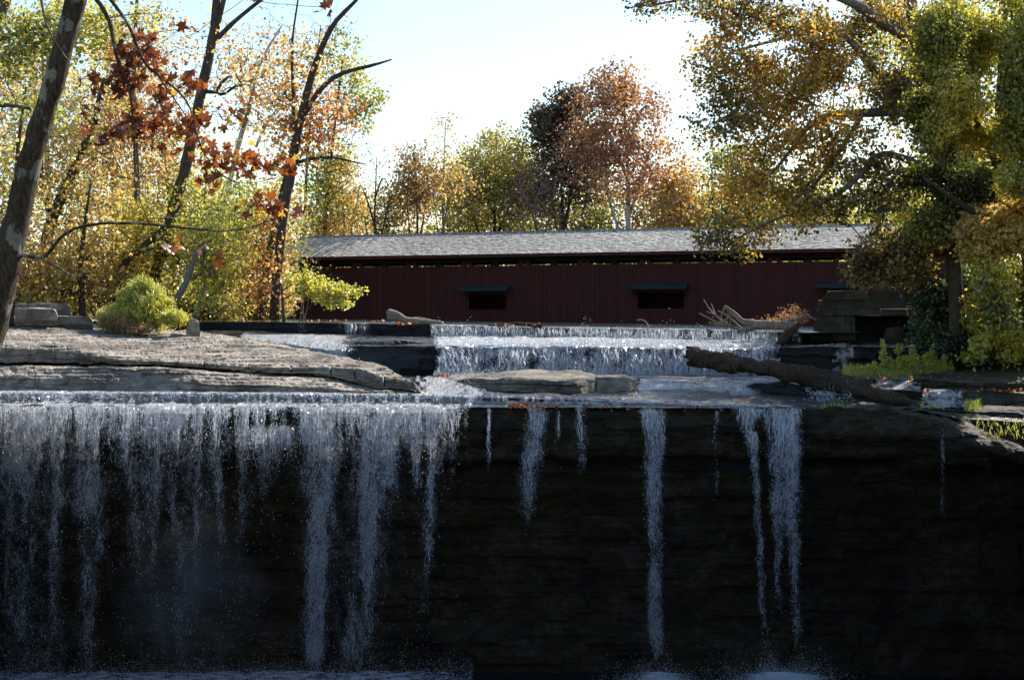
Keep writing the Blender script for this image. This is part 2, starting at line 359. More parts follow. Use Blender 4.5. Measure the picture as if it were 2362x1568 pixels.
def resamp(p, step):
    p = np.asarray(p, float); Ls = np.concatenate([[0], np.cumsum(np.linalg.norm(np.diff(p[:, :3], axis=0), axis=1))])
    n = max(2, int(Ls[-1] / step) + 1); t = np.linspace(0, Ls[-1], n)
    q = np.stack([np.interp(t, Ls, p[:, k]) for k in range(p.shape[1])], -1)
    for _ in range(2):
        if n > 4: q[1:-1] = (q[:-2] + 2 * q[1:-1] + q[2:]) / 4
    return q
def grow(trunks, targets, seg=.6, up=.8, tip=.009, power=.5, wig=.05):
    P = []; par = []; tr = []; TR = []
    for T in trunks:
        q = resamp(T, seg * .7); TR.append(q)
        for k, r in enumerate(q): P.append(r[:3]); par.append(len(P) - 2 if k else -1); tr.append(r[3])
    n0 = len(P); P = list(P)
    A = np.zeros((n0 + len(targets) * 60, 3)); A[:n0] = P; n = n0
    d0 = np.linalg.norm(targets[:, None] - A[None, :n0], axis=2).min(1)
    for ti in np.argsort(d0):
        t = targets[ti]; D = t - A[:n]; d = np.linalg.norm(D, axis=1) + 1e-6
        cost = d * (1 + up * np.clip(-D[:, 2] / d + .25, 0, 1)) + np.where(np.arange(n) < n0, .0, .02)
        j = int(np.argmin(cost)); dj = d[j]
        if par[j] >= 0: pd = A[j] - A[par[j]]; pd /= np.linalg.norm(pd) + 1e-6
        else: pd = np.array([0, 0, 1.])
        k = min(50, max(2, int(dj / seg) + 1)); c1 = A[j] + pd * dj * .28 + np.array([0, 0, dj * .08])
        u = (np.arange(1, k + 1) / k)[:, None]
        pts = (1 - u) ** 2 * A[j] + 2 * u * (1 - u) * c1 + u ** 2 * t
        pts[:-1] += rng.normal(size=(k - 1, 3)) * min(wig * seg * 1.5, dj * .04)
        A[n:n + k] = pts; par += [j] + list(range(n, n + k - 1)); n += k
    par = np.array(par); A = A[:n]; cnt = np.zeros(n); ch = np.zeros(n, int)
    np.add.at(ch, par[par >= 0], 1); cnt[ch == 0] = 1
    for i in range(n - 1, -1, -1):
        if par[i] >= 0: cnt[par[i]] += cnt[i]
    r = tip * np.maximum(cnt, 1) ** power; trr = np.array(tr)
    for i in range(n0, n):
        cap = trr[par[i]] * .62 if par[i] < n0 else r[par[i]]
        r[i] = min(r[i], cap)
    return A, par, r, n0, TR
def branch_tubes(A, par, r, n0, sides=4):
    e = np.arange(n0, len(A)); p = par[e]
    if not len(e): return np.zeros((0, 3)), np.zeros((0, 4), int)
    d = A[e] - A[p]; d /= np.linalg.norm(d, axis=1)[:, None] + 1e-9
    dn = np.zeros_like(A); dn[e] = d
    cont = (p >= n0); ds = np.where(cont[:, None], dn[p], d); same = (ds * d).sum(1) > .75
    ds = np.where(same[:, None], ds, d); rs = np.where(cont & same & (r[p] < r[e] * 1.6), r[p], r[e] * 1.08)
    a = np.linspace(0, 2 * np.pi, sides, endpoint=False)
    def ring(c, dd, rr):
        ref = np.array([.27, .93, .24]); u = np.cross(dd, ref); u /= np.linalg.norm(u, axis=1)[:, None] + 1e-9; v = np.cross(dd, u)
        return c[:, None] + rr[:, None, None] * (np.cos(a)[None, :, None] * u[:, None] + np.sin(a)[None, :, None] * v[:, None])
    V = np.concatenate([ring(A[p], ds, rs), ring(A[e], d, r[e])], 1)
    j = np.arange(sides); f = np.stack([j, (j + 1) % sides, sides + (j + 1) % sides, sides + j], -1)
    Fa = (f[None] + (np.arange(len(e)) * 2 * sides)[:, None, None]).reshape(-1, 4)
    return V.reshape(-1, 3), Fa
def sample_blobs(blobs, n, clump=.45, seed=0, wp=.8):
    """blobs: (px,py,Y, rpx,rpy,rY,weight)"""
    w = np.array([b[6] if len(b) > 6 else 1 for b in blobs], float); w = w * np.array([b[3] * b[4] for b in blobs]) ** wp; w /= w.sum(); out = []
    for b, c in zip(blobs, np.maximum(1, (w * n).astype(int))):
        got = 0; tries = 0
        while got < c and tries < 30:
            u = rng.normal(size=(c * 3, 3)); u /= np.linalg.norm(u, axis=1)[:, None]; u *= (rng.random(len(u)) ** (1 / 2.4))[:, None]
            p = Q(b[0] + u[:, 0] * b[3], b[1] + u[:, 2] * b[4], b[2] + u[:, 1] * b[5])
            g = vn(p / 1.7, seed + 11) + .5 * vn(p / .8, seed + 12)
            p = p[g > clump * 1.5 + .02]; p = p[:c - got]; out.append(p); got += len(p); tries += 1
    return np.concatenate(out)
def px_path(pts):      # (px,py,Y,radius m)
    p = np.asarray(pts, float); return np.concatenate([Q(p[:, 0], p[:, 1], p[:, 2]), p[:, 3:4]], 1)
def tree(name, label, cat, trunks, blobs, nt, nl, size, sigma, leaf, bark, group=None, clump=.45, shape='kite', up=.8,
         tip=.009, seed=0, sides=10, seg=.6, extra=None, hue=(.5, .25), power=.5, along=.0, droop=.2, crown='crown', wp=.8):
    TK = [px_path(t) for t in trunks]
    base = TK[0][0, :3]; root = empty(name, base)
    tag(root, label, cat, group)
    tg = sample_blobs(blobs, nt, clump, seed, wp) if blobs else np.zeros((0, 3))
    if extra is not None: tg = np.concatenate([tg, extra])
    A, par, r, n0, TR = grow(TK, tg, seg, up, tip, power)
    mb = MB()
    for k, q in enumerate(TR):
        V, Fs = tube(q[:, :3], q[:, 3], sides, .22, 2.0, seed=seed + k); mb.add(V, Fs)
    V, Fa = branch_tubes(A, par, r, n0, 4); mb.add(V, Fa)
    mb.build('trunk', bark, root, smooth=True)
    if nl and len(tg):
        m = rng.poisson(nl, len(tg)); cen = np.repeat(tg, m, 0)
        g = rng.normal(size=cen.shape); C = cen + g * sigma * np.array([1, 1, .75])
        hv = hue[0] + (vn(tg / 2.5, seed + 5) - .5) * 1.0 + rng.normal(size=len(tg)) * .08
        rn = np.repeat(hv, m) + rng.normal(size=len(C)) * hue[1]
        if along:
            e = np.arange(n0, len(A)); e = e[r[e] < tip * 2.6]; kk = rng.choice(e, int(along * len(e))); u = rng.random(len(kk))[:, None]
            C2 = A[kk] * u + A[par[kk]] * (1 - u) + rng.normal(size=(len(kk), 3)) * sigma * .4
            C = np.concatenate([C, C2]); rn = np.concatenate([rn, hue[0] + rng.normal(size=len(C2)) * hue[1]])
        V, Fa, at = leaves(C, size, shape, rnd=rn, droop=droop)
        mk(crown, V, Fa, leaf, root, {'rnd': at})
    return root
def shrub(name, label, cat, base, blobs, nt, nl, size, sigma, leaf, bark, shape='narrow', group=None, seed=0, hue=(.5, .25), clump=.2, up=.3, stems=9, tip=.006, droop=-.3):
    b = Q(*base); root = empty(name, b); tag(root, label, cat, group)
    tg = sample_blobs(blobs, nt, clump, seed)
    P = []; 
    tr = []
    for k in range(stems):
        off = rng.normal(size=3) * np.array([.25, .25, 0]) * min(2., blobs[0][3] / F * blobs[0][2])
        tip_p = tg[rng.integers(len(tg))]; q0 = b + off; q1 = q0 * .45 + tip_p * .55
        tr.append(np.array([[*q0, .02], [*(q0 * .5 + q1 * .5 + np.array([0, 0, .1])), .014], [*q1, .008]]))
    A, par, r, n0, TR = grow(tr, tg, .3, up, tip, .4)
    mb = MB()
    for q in TR: mb.add(*tube(q[:, :3], q[:, 3], 5))
    mb.add(*branch_tubes(A, par, r, n0, 3)); mb.build('stems', bark, root)
    m = rng.poisson(nl, len(tg)); C = np.repeat(tg, m, 0) + rng.normal(size=(m.sum(), 3)) * sigma
    rn = np.repeat(hue[0] + (vn(tg / .9, seed + 5) - .5) * 1.1, m) + rng.normal(size=len(C)) * hue[1]
    V, Fa, at = leaves(C, size, shape, rnd=rn, droop=droop); mk('foliage', V, Fa, leaf, root, {'rnd': at})
    return root

#@@STRUCTURE
# ------------------------------------------------------------------ ground, rock, river
def rockify(V, amp=.12, sc=1.0, strata=.08, st_h=.28, seed=0, fine=.03):
    n = gnormal(V); f = fbm(V * sc, 4, seed)[..., None] * 2; g = fbm(V * sc * 5, 3, seed + 9)[..., None] * 2
    tilt = V[..., 2] + .25 * fbm(V * .25, 2, seed + 3) * 2; lay = np.floor(tilt / st_h)
    h = _h(lay.astype(np.int64), np.floor(V[..., 0] * .35 + lay * .37).astype(np.int64), np.zeros_like(lay, dtype=np.int64), seed)
    vert = np.clip(np.abs(n[..., 1]) * 1.5 - .3, 0, 1)
    out = V + n * (amp * f + fine * g); out[..., 1] -= (h - .5) * 2 * strata * vert
    return out
# one sheet of ground out to the horizon (the bed lies lower in front of the dam)
gx = np.concatenate([np.linspace(-900, -60, 12), np.linspace(-50, 60, 110), np.linspace(70, 900, 12)])
gy = np.concatenate([np.linspace(69, 130, 60), np.linspace(135, 2500, 30)])
GX, GY = np.meshgrid(gx, gy); bank_l = np.clip((-15.5 - (GX + .0 * GY)) / 1.5, 0, 1); 
gz = -2.2 + 1.9 * bank_l + 2.6 * np.clip((GX - 17) / 4, 0, 1) + .12 * fbm(np.stack([GX, GY, GX * 0], -1) * .4, 3) * bank_l
gz = np.where(GY > 115, np.maximum(gz, -2.2 + 2.0 * np.clip((GY - 115) / 5, 0, 1)), gz)
tag(gmesh('ground', np.stack([GX, GY, gz], -1), M['earth']), kind='structure')

LIPY = [(-200, 903, 51.2), (0, 904, 51.2), (700, 907, 51.2), (1000, 910, 51.2), (1300, 919, 51.1), (1600, 931, 50.9), (1850, 937, 50.7), (2100, 940, 50.6), (2600, 962, 50.5)]
def sh(r, dy, dY): return [(a, b + dy, c + dY) for a, b, c in r]
# river bed: back (dam foot) -> crest of main falls
bed = [
 [(380, 760, 73), (1000, 772, 70), (1850, 785, 66), (2600, 790, 64)],
 [(380, 772, 70), (760, 792, 66.5), (1000, 793, 63.6), (1400, 797, 62.2), (1800, 800, 61.6), (1990, 800, 61.5), (2600, 805, 61)],
 [(380, 790, 66), (760, 800, 63.8), (1000, 797, 61.9), (1400, 803, 61.4), (1800, 806, 61), (1990, 806, 61), (2600, 812, 60.5)],
 [(380, 865, 63), (760, 862, 62), (1000, 866, 61.3), (1400, 866, 61), (1800, 862, 60.6), (1990, 858, 60.4), (2600, 862, 60)],
 [(380, 872, 60), (1000, 873, 59.5), (1460, 872, 58), (1850, 874, 58), (2100, 876, 57.5), (2600, 880, 57)],
 [(380, 901, 54), (1000, 903, 54), (1460, 905, 54.2), (1850, 912, 54), (1960, 912, 54), (2100, 910, 54), (2600, 910, 54)],
 sh(LIPY, -3, 1.3), sh(LIPY, 2, .05), sh(LIPY, 22, -.25)]
bed[-1] = [(-200, 926, 50.9), (1000, 929, 50.9), (1500, 935, 50.7), (1850, 945, 50.6), (2600, 975, 50.4)]
bed.append([(-200, 936, 50.0), (1000, 937, 50.0), (1500, 938, 50.0), (1850, 948, 49.95), (2600, 985, 49.9)])
bed.append([(-200, 1060, 50.5), (2600, 1100, 50.4)])
V, PX, PY = loft(bed, 380, 2600, 520, [6, 5, 14, 6, 12, 8, 4, 5, 5, 6]); V = rockify(V, .07, .8, .10, .22, 3, .03)
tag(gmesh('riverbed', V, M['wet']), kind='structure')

# the main cliff: cap rock, undercut wall, foot ledge
cl = [
 [(-250, 934, 50.8), (1000, 935, 50.8), (1500, 936, 50.6), (1850, 939, 50.5), (2130, 945, 50.3), (2260, 975, 50.2), (2361, 1000, 50.2), (2700, 1060, 50.2)],
 [(-250, 938, 49.9), (1000, 940, 49.9), (1500, 942, 49.9), (1850, 943, 49.6), (2060, 950, 49.4), (2200, 985, 49.1), (2280, 1015, 49.0), (2361, 1050, 48.9), (2700, 1120, 48.8)],
 [(-250, 985, 49.7), (1100, 985, 49.7), (1700, 990, 49.55), (2060, 1000, 49.2), (2200, 1010, 48.9), (2361, 1070, 48.7), (2700, 1140, 48.6)],
 [(-250, 1040, 49.9), (1100, 1050, 49.8), (1700, 1050, 49.9), (2060, 1055, 49.6), (2361, 1085, 49.2), (2700, 1160, 49.0)],
 [(-250, 1080, 50.6), (1100, 1080, 50.5), (1900, 1085, 50.5), (2361, 1110, 49.9), (2700, 1180, 49.5)],
 [(-250, 1260, 51.0), (1100, 1260, 50.9), (1900, 1260, 50.8), (2361, 1260, 50.3), (2700, 1260, 50)],
 [(-250, 1430, 50.8), (1100, 1440, 50.7), (1900, 1440, 50.4), (2361, 1400, 49.9), (2700, 1400, 49.5)],
 [(-250, 1465, 49.9), (1100, 1462, 49.9), (1900, 1450, 49.8), (2361, 1430, 49.3), (2700, 1430, 49)],
 [(-250, 1560, 49.6), (1100, 1550, 49.6), (1900, 1540, 49.4), (2361, 1530, 48.9), (2700, 1530, 48.6)],
 [(-250, 1680, 49.4), (2700, 1680, 48.6)]]
V, PX, PY = loft(cl, -250, 2700, 760, [8, 12, 12, 8, 36, 36, 8, 18, 14]); V = rockify(V, .26, .55, .09, .34, 21, .07); V[:30, :, 2] += (.16 * fbm(V[:30] * np.array([2.2, .6, .6]), 4, 88) * np.clip((PX[:30] - 1080) / 30, 0, 1))
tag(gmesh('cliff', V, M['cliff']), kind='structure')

# the two sides of the gorge, running from beside the viewer to the ledges
def bank(side, k0, k1, zs):
    yy = np.concatenate([np.linspace(-8, 46, 40), np.linspace(47, 76, 40)]); ed = (k0 * np.abs(yy) + .16) * (yy < 49.6) + k1 * yy * (yy >= 49.6); ed = np.maximum(ed, 2.2)
    zt = np.interp(yy, [z[0] for z in zs], [z[1] for z in zs]); cols = []
    for dx, f in ((.0, 0), (.05, .25), (.12, .5), (.1, .75), (.2, .94), (.45, 1), (1.2, 1), (3, 1), (6, 1), (12, 1), (25, 1), (60, 1), (130, 1)):
        x = side * (ed + dx); z = -12.3 * (1 - f) + (zt + .02 * dx) * f; cols.append(np.stack([x, yy, z], -1))
    V = np.stack(cols, 1); P = V * .6; n = fbm(P, 4, 91) * 2; w = np.array([0, .15, .2, .2, .1, .05, .3, .5, .6, .8, 1, 1, 1]); V[..., 0] += side * np.abs(n) * np.minimum(w, .3)[None]; V[..., 2] += n * w[None] * .5 * (np.arange(13) > 4)[None]
    return tag(gmesh('gorge_bank', V, M['earth'], smooth=False), kind='structure')
bank(-1, .337, .400, [(-8, -.6), (40, -.45), (47, -1.4), (52, -2.4), (56, -1.6), (65, -.4), (76, -.35)])
bank(1, .337, .395, [(-8, -2.2), (40, -2.6), (50, -3.6), (55, -2.3), (62, -.6), (76, .3)])
# plunge pool
xs = np.linspace(-45, 45, 200); ys = np.linspace(-30, 50.5, 160) ; GX, GY = np.meshgrid(xs, ys)
dens = np.clip((GY - 46.0) / 3.0, 0, .42) * (.4 + .6 * np.clip((.5 - GX) / 4, 0, 1)) + .5 * np.exp(-((GX - 8.8) / 1.3) ** 2) * np.clip((GY - 46) / 2.5, 0, 1) + .35 * np.exp(-((GX - 4.8) / 1.0) ** 2) * np.clip((GY - 46) / 2.5, 0, 1)
Z = -11.75 + .10 * fbm(np.stack([GX, GY, GX * 0], -1) * 1.4, 3) * 2 + .12 * dens
tag(gmesh('plunge_pool', np.stack([GX, GY, Z], -1), M['pool'], attrs={'dens': dens}), kind='structure')

# left limestone ledge, two tiers
led = [
 [(-300, 700, 74), (0, 722, 74), (270, 745, 72), (460, 765, 70), (573, 780, 66), (675, 800, 62), (793, 824, 58), (885, 843, 56), (956, 882, 53.5), (975, 905, 53)],
 [(-300, 728, 66), (0, 739, 66), (135, 745, 65.5), (270, 765, 64), (405, 772, 63.5), (573, 785, 61.5), (675, 803, 59.6), (793, 828, 57), (885, 844, 55.3), (956, 880, 53), (975, 905, 52.8)],
 [(-300, 770, 57), (0, 786, 56), (84, 795, 55.6), (169, 799, 55.3), (189, 810, 55), (270, 820, 54.8), (337, 828, 54.6), (422, 831, 54.6), (506, 835, 54.6), (641, 838, 54.5), (701, 843, 54.2), (793, 846, 54), (828, 850, 53.6), (885, 868, 52.9), (953, 884, 52.5), (975, 905, 52.5)],
 [(-300, 775, 56.4), (0, 800, 55.4), (169, 812, 54.9), (270, 827, 54.6), (337, 832, 54.45), (506, 840, 54.4), (701, 849, 54.1), (793, 852, 53.9), (885, 874, 52.8), (953, 889, 52.4), (975, 906, 52.4)],
 [(-300, 833, 55.8), (0, 835, 55.3), (236, 835, 54.8), (371, 841, 54.5), (506, 850, 54.5), (708, 859, 54.2), (793, 872, 53.7), (878, 893, 52.7), (953, 900, 52.4), (975, 907, 52.4)],
 [(-300, 838, 57), (0, 841, 56.3), (236, 839, 55.9), (371, 844, 55.5), (506, 852, 55.2), (708, 862, 54.8), (793, 875, 54.2), (878, 895, 53), (953, 902, 52.6), (975, 908, 52.6)],
 [(-300, 845, 54.6), (0, 846, 54.2), (236, 846, 53.8), (371, 848, 53.3), (506, 862, 53.4), (640, 872, 53.2), (793, 888, 52.8), (878, 899, 52.4), (975, 909, 52.3)],
 [(-300, 870, 54.0), (0, 868, 53.6), (236, 872, 53.3), (371, 880, 52.9), (506, 884, 52.6), (640, 890, 52.5), (793, 898, 52.3), (975, 910, 52.2)],
 [(-300, 915, 53.8), (0, 912, 53.2), (371, 915, 52.6), (640, 915, 52.4), (975, 918, 52.1)]]
V, PX, PY = loft(led, -300, 972, 900, [8, 80, 10, 18, 5, 20, 16, 16])
RIM = 88
ns = fbm(Q(PX, PY * 0 + 800, 55) * np.array([.9, 1, 1]), 3, 5)
n = gnormal(V); onface = np.clip((PY - 770) / 30, 0, 1)
V = rockify(V, .085, 1.1, .08, .17, 31, .05)
rowi = np.arange(V.shape[0])[:, None] * np.ones((1, V.shape[1]))
# bedding plates: the top weathers back in thin steps
zz = V[..., 2] + .35 * fbm(V * np.array([.35, .5, .3]), 3, 41); hh_ = .11; q_ = zz / hh_; fr_ = q_ - np.floor(q_); st_ = np.floor(q_) + np.clip((fr_ - .72) / .28, 0, 1) ** 2
V[..., 2] += (st_ * hh_ - zz) * .55 * np.clip(vn(V * .5, 44) * 2 - .3, 0, 1) + .05 * fbm(V * np.array([5, 3, 3]), 3, 42)
# broken blocks along the upper rim, with open joints between them
def joints(row0, row1, gap, depth, seed):
    r2 = np.random.default_rng(seed); xj = np.cumsum(r2.uniform(gap * .4, gap * 1.7, 90)) - 310; bo = r2.uniform(-1, 1, 91)
    pxw = PX + 5 * (vn(V * np.array([1, 1, 3.]), seed) - .5); idx = np.searchsorted(xj, pxw); dj = np.abs(pxw[..., None] - xj[None, None, ::1]).min(-1) if False else np.minimum(np.abs(pxw - xj[np.clip(idx - 1, 0, 89)]), np.abs(pxw - xj[np.clip(idx, 0, 89)]))
    w = (.22 + .78 * np.clip((PX - 380) / 80, 0, 1)) * np.clip((rowi - row0) / 6, 0, 1) * np.clip((row1 - rowi) / 3, 0, 1)
    V[..., 1] += w * (bo[np.clip(idx, 0, 90)] * .12 + depth * np.clip(1 - dj / 2.4, 0, 1)); V[..., 2] -= w * .04 * np.clip(1 - dj / 3, 0, 1)
joints(RIM - 5, RIM + 26, 62, .16, 5)
tag(gmesh('rock_ledge', V, M['rock'], smooth=False), kind='structure')

# right bank: stepped rock shelf and the slope behind it
rt = [
 [(1990, 868, 62), (2600, 700, 68)],
 [(1990, 870, 58.5), (2040, 868, 58.5), (2141, 853, 58.5), (2242, 843, 58.5), (2361, 835, 58.5), (2600, 815, 58.5)],
 [(1990, 872, 56.5), (2060, 870, 55.5), (2121, 874, 54.6), (2200, 880, 54), (2361, 882, 53.8), (2600, 880, 53.6)],
 [(1990, 876, 56.4), (2121, 893, 54.7), (2200, 899, 54.2), (2361, 903, 53.9), (2600, 905, 53.7)],
 [(1990, 880, 56), (2121, 898, 54.3), (2215, 901, 53), (2361, 908, 52.6), (2600, 912, 52.4)],
 [(1990, 890, 55.5), (2121, 915, 53.8), (2225, 932, 52.7), (2361, 938, 52.4), (2600, 945, 52)],
 [(1990, 930, 53), (2121, 938, 51.3), (2361, 946, 50.9), (2600, 970, 50.6)],
 [(1990, 946, 50.2), (2130, 948, 50.0), (2250, 975, 49.9), (2361, 1006, 49.8), (2600, 1040, 49.6)]]
V, PX, PY = loft(rt, 1990, 2600, 200, [6, 26, 8, 6, 10, 10, 8]); V = rockify(V, .10, 1.0, .09, .18, 41, .04)
V[:, PX[0] < 2100] += np.array([0, 0, -.06]) 
tag(gmesh('rock_shelf', V, M['mossy'], smooth=False), kind='structure')

def boulder(name, label, cat, rails, x0, x1, nx, subs, mat, amp=.06, strata=.05, seed=1, group=None):
    V, PX, PY = loft(rails, x0, x1, nx, subs); V = rockify(V, amp, 1.3, strata, .16, seed, .025)
    return tag(gmesh(name, V, mat, smooth=False), label, cat, group)
boulder('boulder', 'broad rounded limestone boulder between the small chute and the middle cascade', 'boulder', [
 [(1005, 880, 61), (1100, 866, 61), (1300, 858, 61), (1380, 862, 61)],
 [(1005, 876, 58.5), (1030, 868, 58.5), (1120, 859, 58.5), (1220, 852, 58.5), (1340, 856, 58.5), (1380, 866, 58)],
 [(1005, 884, 57), (1060, 876, 56), (1120, 872, 55), (1220, 874, 54.3), (1330, 876, 53.9), (1380, 876, 55)],
 [(1005, 890, 56.5), (1080, 888, 55.7), (1130, 886, 54.9), (1220, 886, 54.25), (1330, 884, 53.7), (1378, 884, 54.9)],
 [(1005, 896, 56.5), (1090, 900, 55.4), (1150, 905, 54.6), (1250, 908, 54.0), (1340, 908, 53.6), (1376, 900, 54.8)],
 [(1005, 930, 56.5), (1150, 930, 54.0), (1340, 930, 53.6), (1374, 930, 54.8)]], 1005, 1380, 150, [4, 14, 6, 14, 6], M['rock_warm'], .11, .09, 4)
boulder('boulder', 'squarish grey rock block on the right of the broad rounded boulder', 'boulder', [
 [(1376, 876, 60), (1462, 880, 60)], [(1376, 864, 58), (1440, 864, 58), (1462, 872, 58)], [(1376, 870, 55), (1448, 872, 55), (1464, 876, 55.4)],
 [(1376, 900, 54.6), (1452, 906, 54.7), (1466, 905, 55.2)], [(1376, 930, 54.6), (1466, 930, 55.2)]], 1376, 1465, 40, [4, 6, 10, 5], M['rock_warm'], .05, .04, 7)
for k, (x0, x1, y0, y1, Y, lab) in enumerate([
   (-60, 32, 706, 742, 63.5, 'dark slab at the foot of the near leaning trunk'),
   (34, 133, 709, 735, 63.0, 'pale flat slab lying lowest of the slabs on the ledge'),
   (36, 166, 698, 724, 65.0, 'wide tilted slab lying behind the pale flat slab'),
   (96, 215, 727, 745, 64.0, 'thin layered slab reaching towards the green bush'),
   (429, 461, 734, 770, 63.2, 'upright grey stone block beside the green bush')]):
    xm = (x0 + x1) / 2; w = x1 - x0
    boulder('rock_slab' if k < 4 else 'stone_block', lab, 'rock', [
      [(x0, y1, Y + 1.6), (x1, y1, Y + 1.6)], [(x0, y0 + 3, Y + 1.5), (xm, y0, Y + 1.5), (x1 - 4, y0 + 6, Y + 1.5), (x1, y1, Y + 1.5)],
      [(x0, y0 + 5, Y), (x0 + 6, y0 + 2, Y), (x1 - 10, y0 + 3, Y), (x1 - 3, y0 + 10, Y), (x1, y1, Y)], [(x0, y1 + 4, Y - .05), (x1, y1 + 4, Y - .05)],
      [(x0, y1 + 16, Y + .1), (x1, y1 + 16, Y + .1)]], x0, x1, 40, [4, 8, 10, 4], M['rock'] if k else M['mossy'], .05, .05, 50 + k, 'slabs lying on the rock ledge' if k < 4 else None)
boulder('boulder', 'low dark wet rock hump under the middle of the big slanting log', 'boulder', [
 [(1690, 890, 58), (1860, 890, 58)], [(1690, 880, 57), (1740, 870, 57), (1800, 872, 57), (1850, 884, 57), (1862, 900, 57)],
 [(1690, 900, 55.4), (1740, 884, 55), (1800, 882, 54.6), (1850, 890, 54.6), (1862, 905, 55)],
 [(1690, 935, 54.5), (1860, 935, 54)]], 1690, 1862, 60, [4, 10, 12], M['wet'], .06, .05, 71)
boulder('boulder', 'dark ledge rock at the left end of the upper cascade', 'boulder', [
 [(700, 800, 68), (1010, 800, 66)], [(700, 792, 66.5), (800, 783, 66.3), (900, 779, 66), (980, 787, 65.5), (1008, 800, 65)],
 [(700, 797, 64.8), (800, 789, 64.5), (930, 786, 64.2), (985, 792, 64), (1008, 802, 64)],
 [(700, 815, 64), (1008, 815, 63.6)]], 700, 1008, 80, [4, 8, 8], M['wet'], .05, .06, 75)
boulder('boulder', 'black wet rock below the stone abutment, left of its small fall', 'boulder', [
 [(1740, 805, 65), (2160, 800, 65)], [(1740, 808, 62.5), (1800, 797, 62.5), (1900, 794, 62.5), (2000, 795, 62.5), (2160, 795, 62.5)],
 [(1740, 820, 61), (1800, 801, 60.9), (1900, 799, 60.7), (2000, 800, 60.6), (2160, 800, 60.5)],
 [(1740, 862, 60.5), (1900, 860, 60.2), (2160, 866, 60)], [(1740, 880, 60.4), (2160, 884, 60)]], 1740, 2160, 110, [4, 8, 14, 4], M['wet'], .07, .08, 77)

# dam wall and the water held behind it
DAM = [(455, 741, 74.0), (784, 744, 71.0), (1200, 753, 67.5), (1577, 759, 64.6), (1850, 766, 62.8)]
def on(r, px, k): p = np.array(r, float); return np.interp(px, p[:, 0], p[:, k])
V, PX, PY = loft([sh(DAM, -.3, 1.2), sh(DAM, .5, 0), sh(DAM, 14, -.06), sh(DAM, 42, -.12), sh(DAM, 60, -.15)], 455, 1850, 320, [3, 5, 10, 4])
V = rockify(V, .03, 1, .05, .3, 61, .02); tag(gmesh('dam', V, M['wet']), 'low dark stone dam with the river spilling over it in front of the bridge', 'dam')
px = np.linspace(300, 1990, 60); P0 = Q(px, on(DAM, px, 1), on(DAM, px, 2)); P0[:, 2] += .03
rowsV = [P0 + np.array([0, .05, -.05]), P0 + np.array([0, .5, 0])] + [np.stack([P0[:, 0] * (1 + d * .012), P0[:, 1] + d, P0[:, 2]], -1) for d in (3, 8, 16, 28, 45, 60)]
tag(gmesh('river', np.stack(rowsV), M['calm']), kind='structure')

# ------------------------------------------------------------------ falling water
def gs(x, c, w): return np.exp(-((x - c) / w) ** 2)
def fade(y, y0, y1, s=25): return np.clip((y - y0) / 8 + 1, 0, 1) * np.clip((y1 - y) / s, 0, 1)
COL = [ # px top, px bottom, half width top, half width bottom, y0, y1, strength
 (60, 45, 26, 22, 960, 1180, .75), (95, 70, 30, 40, 935, 1568, .26), (25, 20, 20, 24, 935, 1568, .2), (190, 205, 22, 14, 935, 1568, .36), (130, 125, 10, 12, 935, 1568, .28),
 (225, 215, 12, 12, 935, 1500, .26), (300, 318, 26, 8, 935, 1400, .24), (345, 360, 20, 8, 935, 1500, .22), (400, 425, 26, 14, 935, 1568, .28), (455, 445, 22, 10, 935, 1400, .26),
 (500, 510, 10, 8, 935, 1350, .36), (560, 555, 8, 8, 935, 1420, .24), (620, 610, 50, 24, 985, 1180, .28), (690, 680, 40, 30, 985, 1150, .26),
 (752, 715, 24, 20, 935, 1568, .62), (735, 728, 16, 16, 1150, 1568, .45), (880, 815, 26, 30, 935, 1568, .50), (850, 845, 12, 12, 980, 1500, .42), (905, 905, 20, 8, 935, 1200, .26),
 (955, 960, 20, 6, 935, 1230, .38), (1003, 975, 16, 9, 935, 1480, .50), (1050, 1040, 24, 8, 935, 1150, .30), (1075, 1073, 6, 5, 935, 1100, .34),
 (1237, 1205, 22, 24, 938, 1290, .50), (1340, 1345, 14, 12, 938, 1200, .40), (1285, 1290, 5, 5, 950, 1160, .34), (1125, 1122, 4, 5, 945, 1190, .33),
 (1500, 1520, 36, 14, 936, 1010, .8), (1508, 1512, 20, 12, 950, 1540, .72), (1505, 1525, 10, 16, 1300, 1530, .35), (1718, 1728, 34, 8, 938, 1080, .74), (1737, 1765, 9, 7, 1000, 1520, .62),
 (1792, 1795, 24, 9, 938, 1490, .55), (1822, 1838, 22, 11, 938, 1540, .62), (1650, 1652, 6, 5, 950, 1260, .36), (2175, 2170, 5, 6, 990, 1330, .36), (1128, 1124, 5, 5, 945, 1080, .32)]
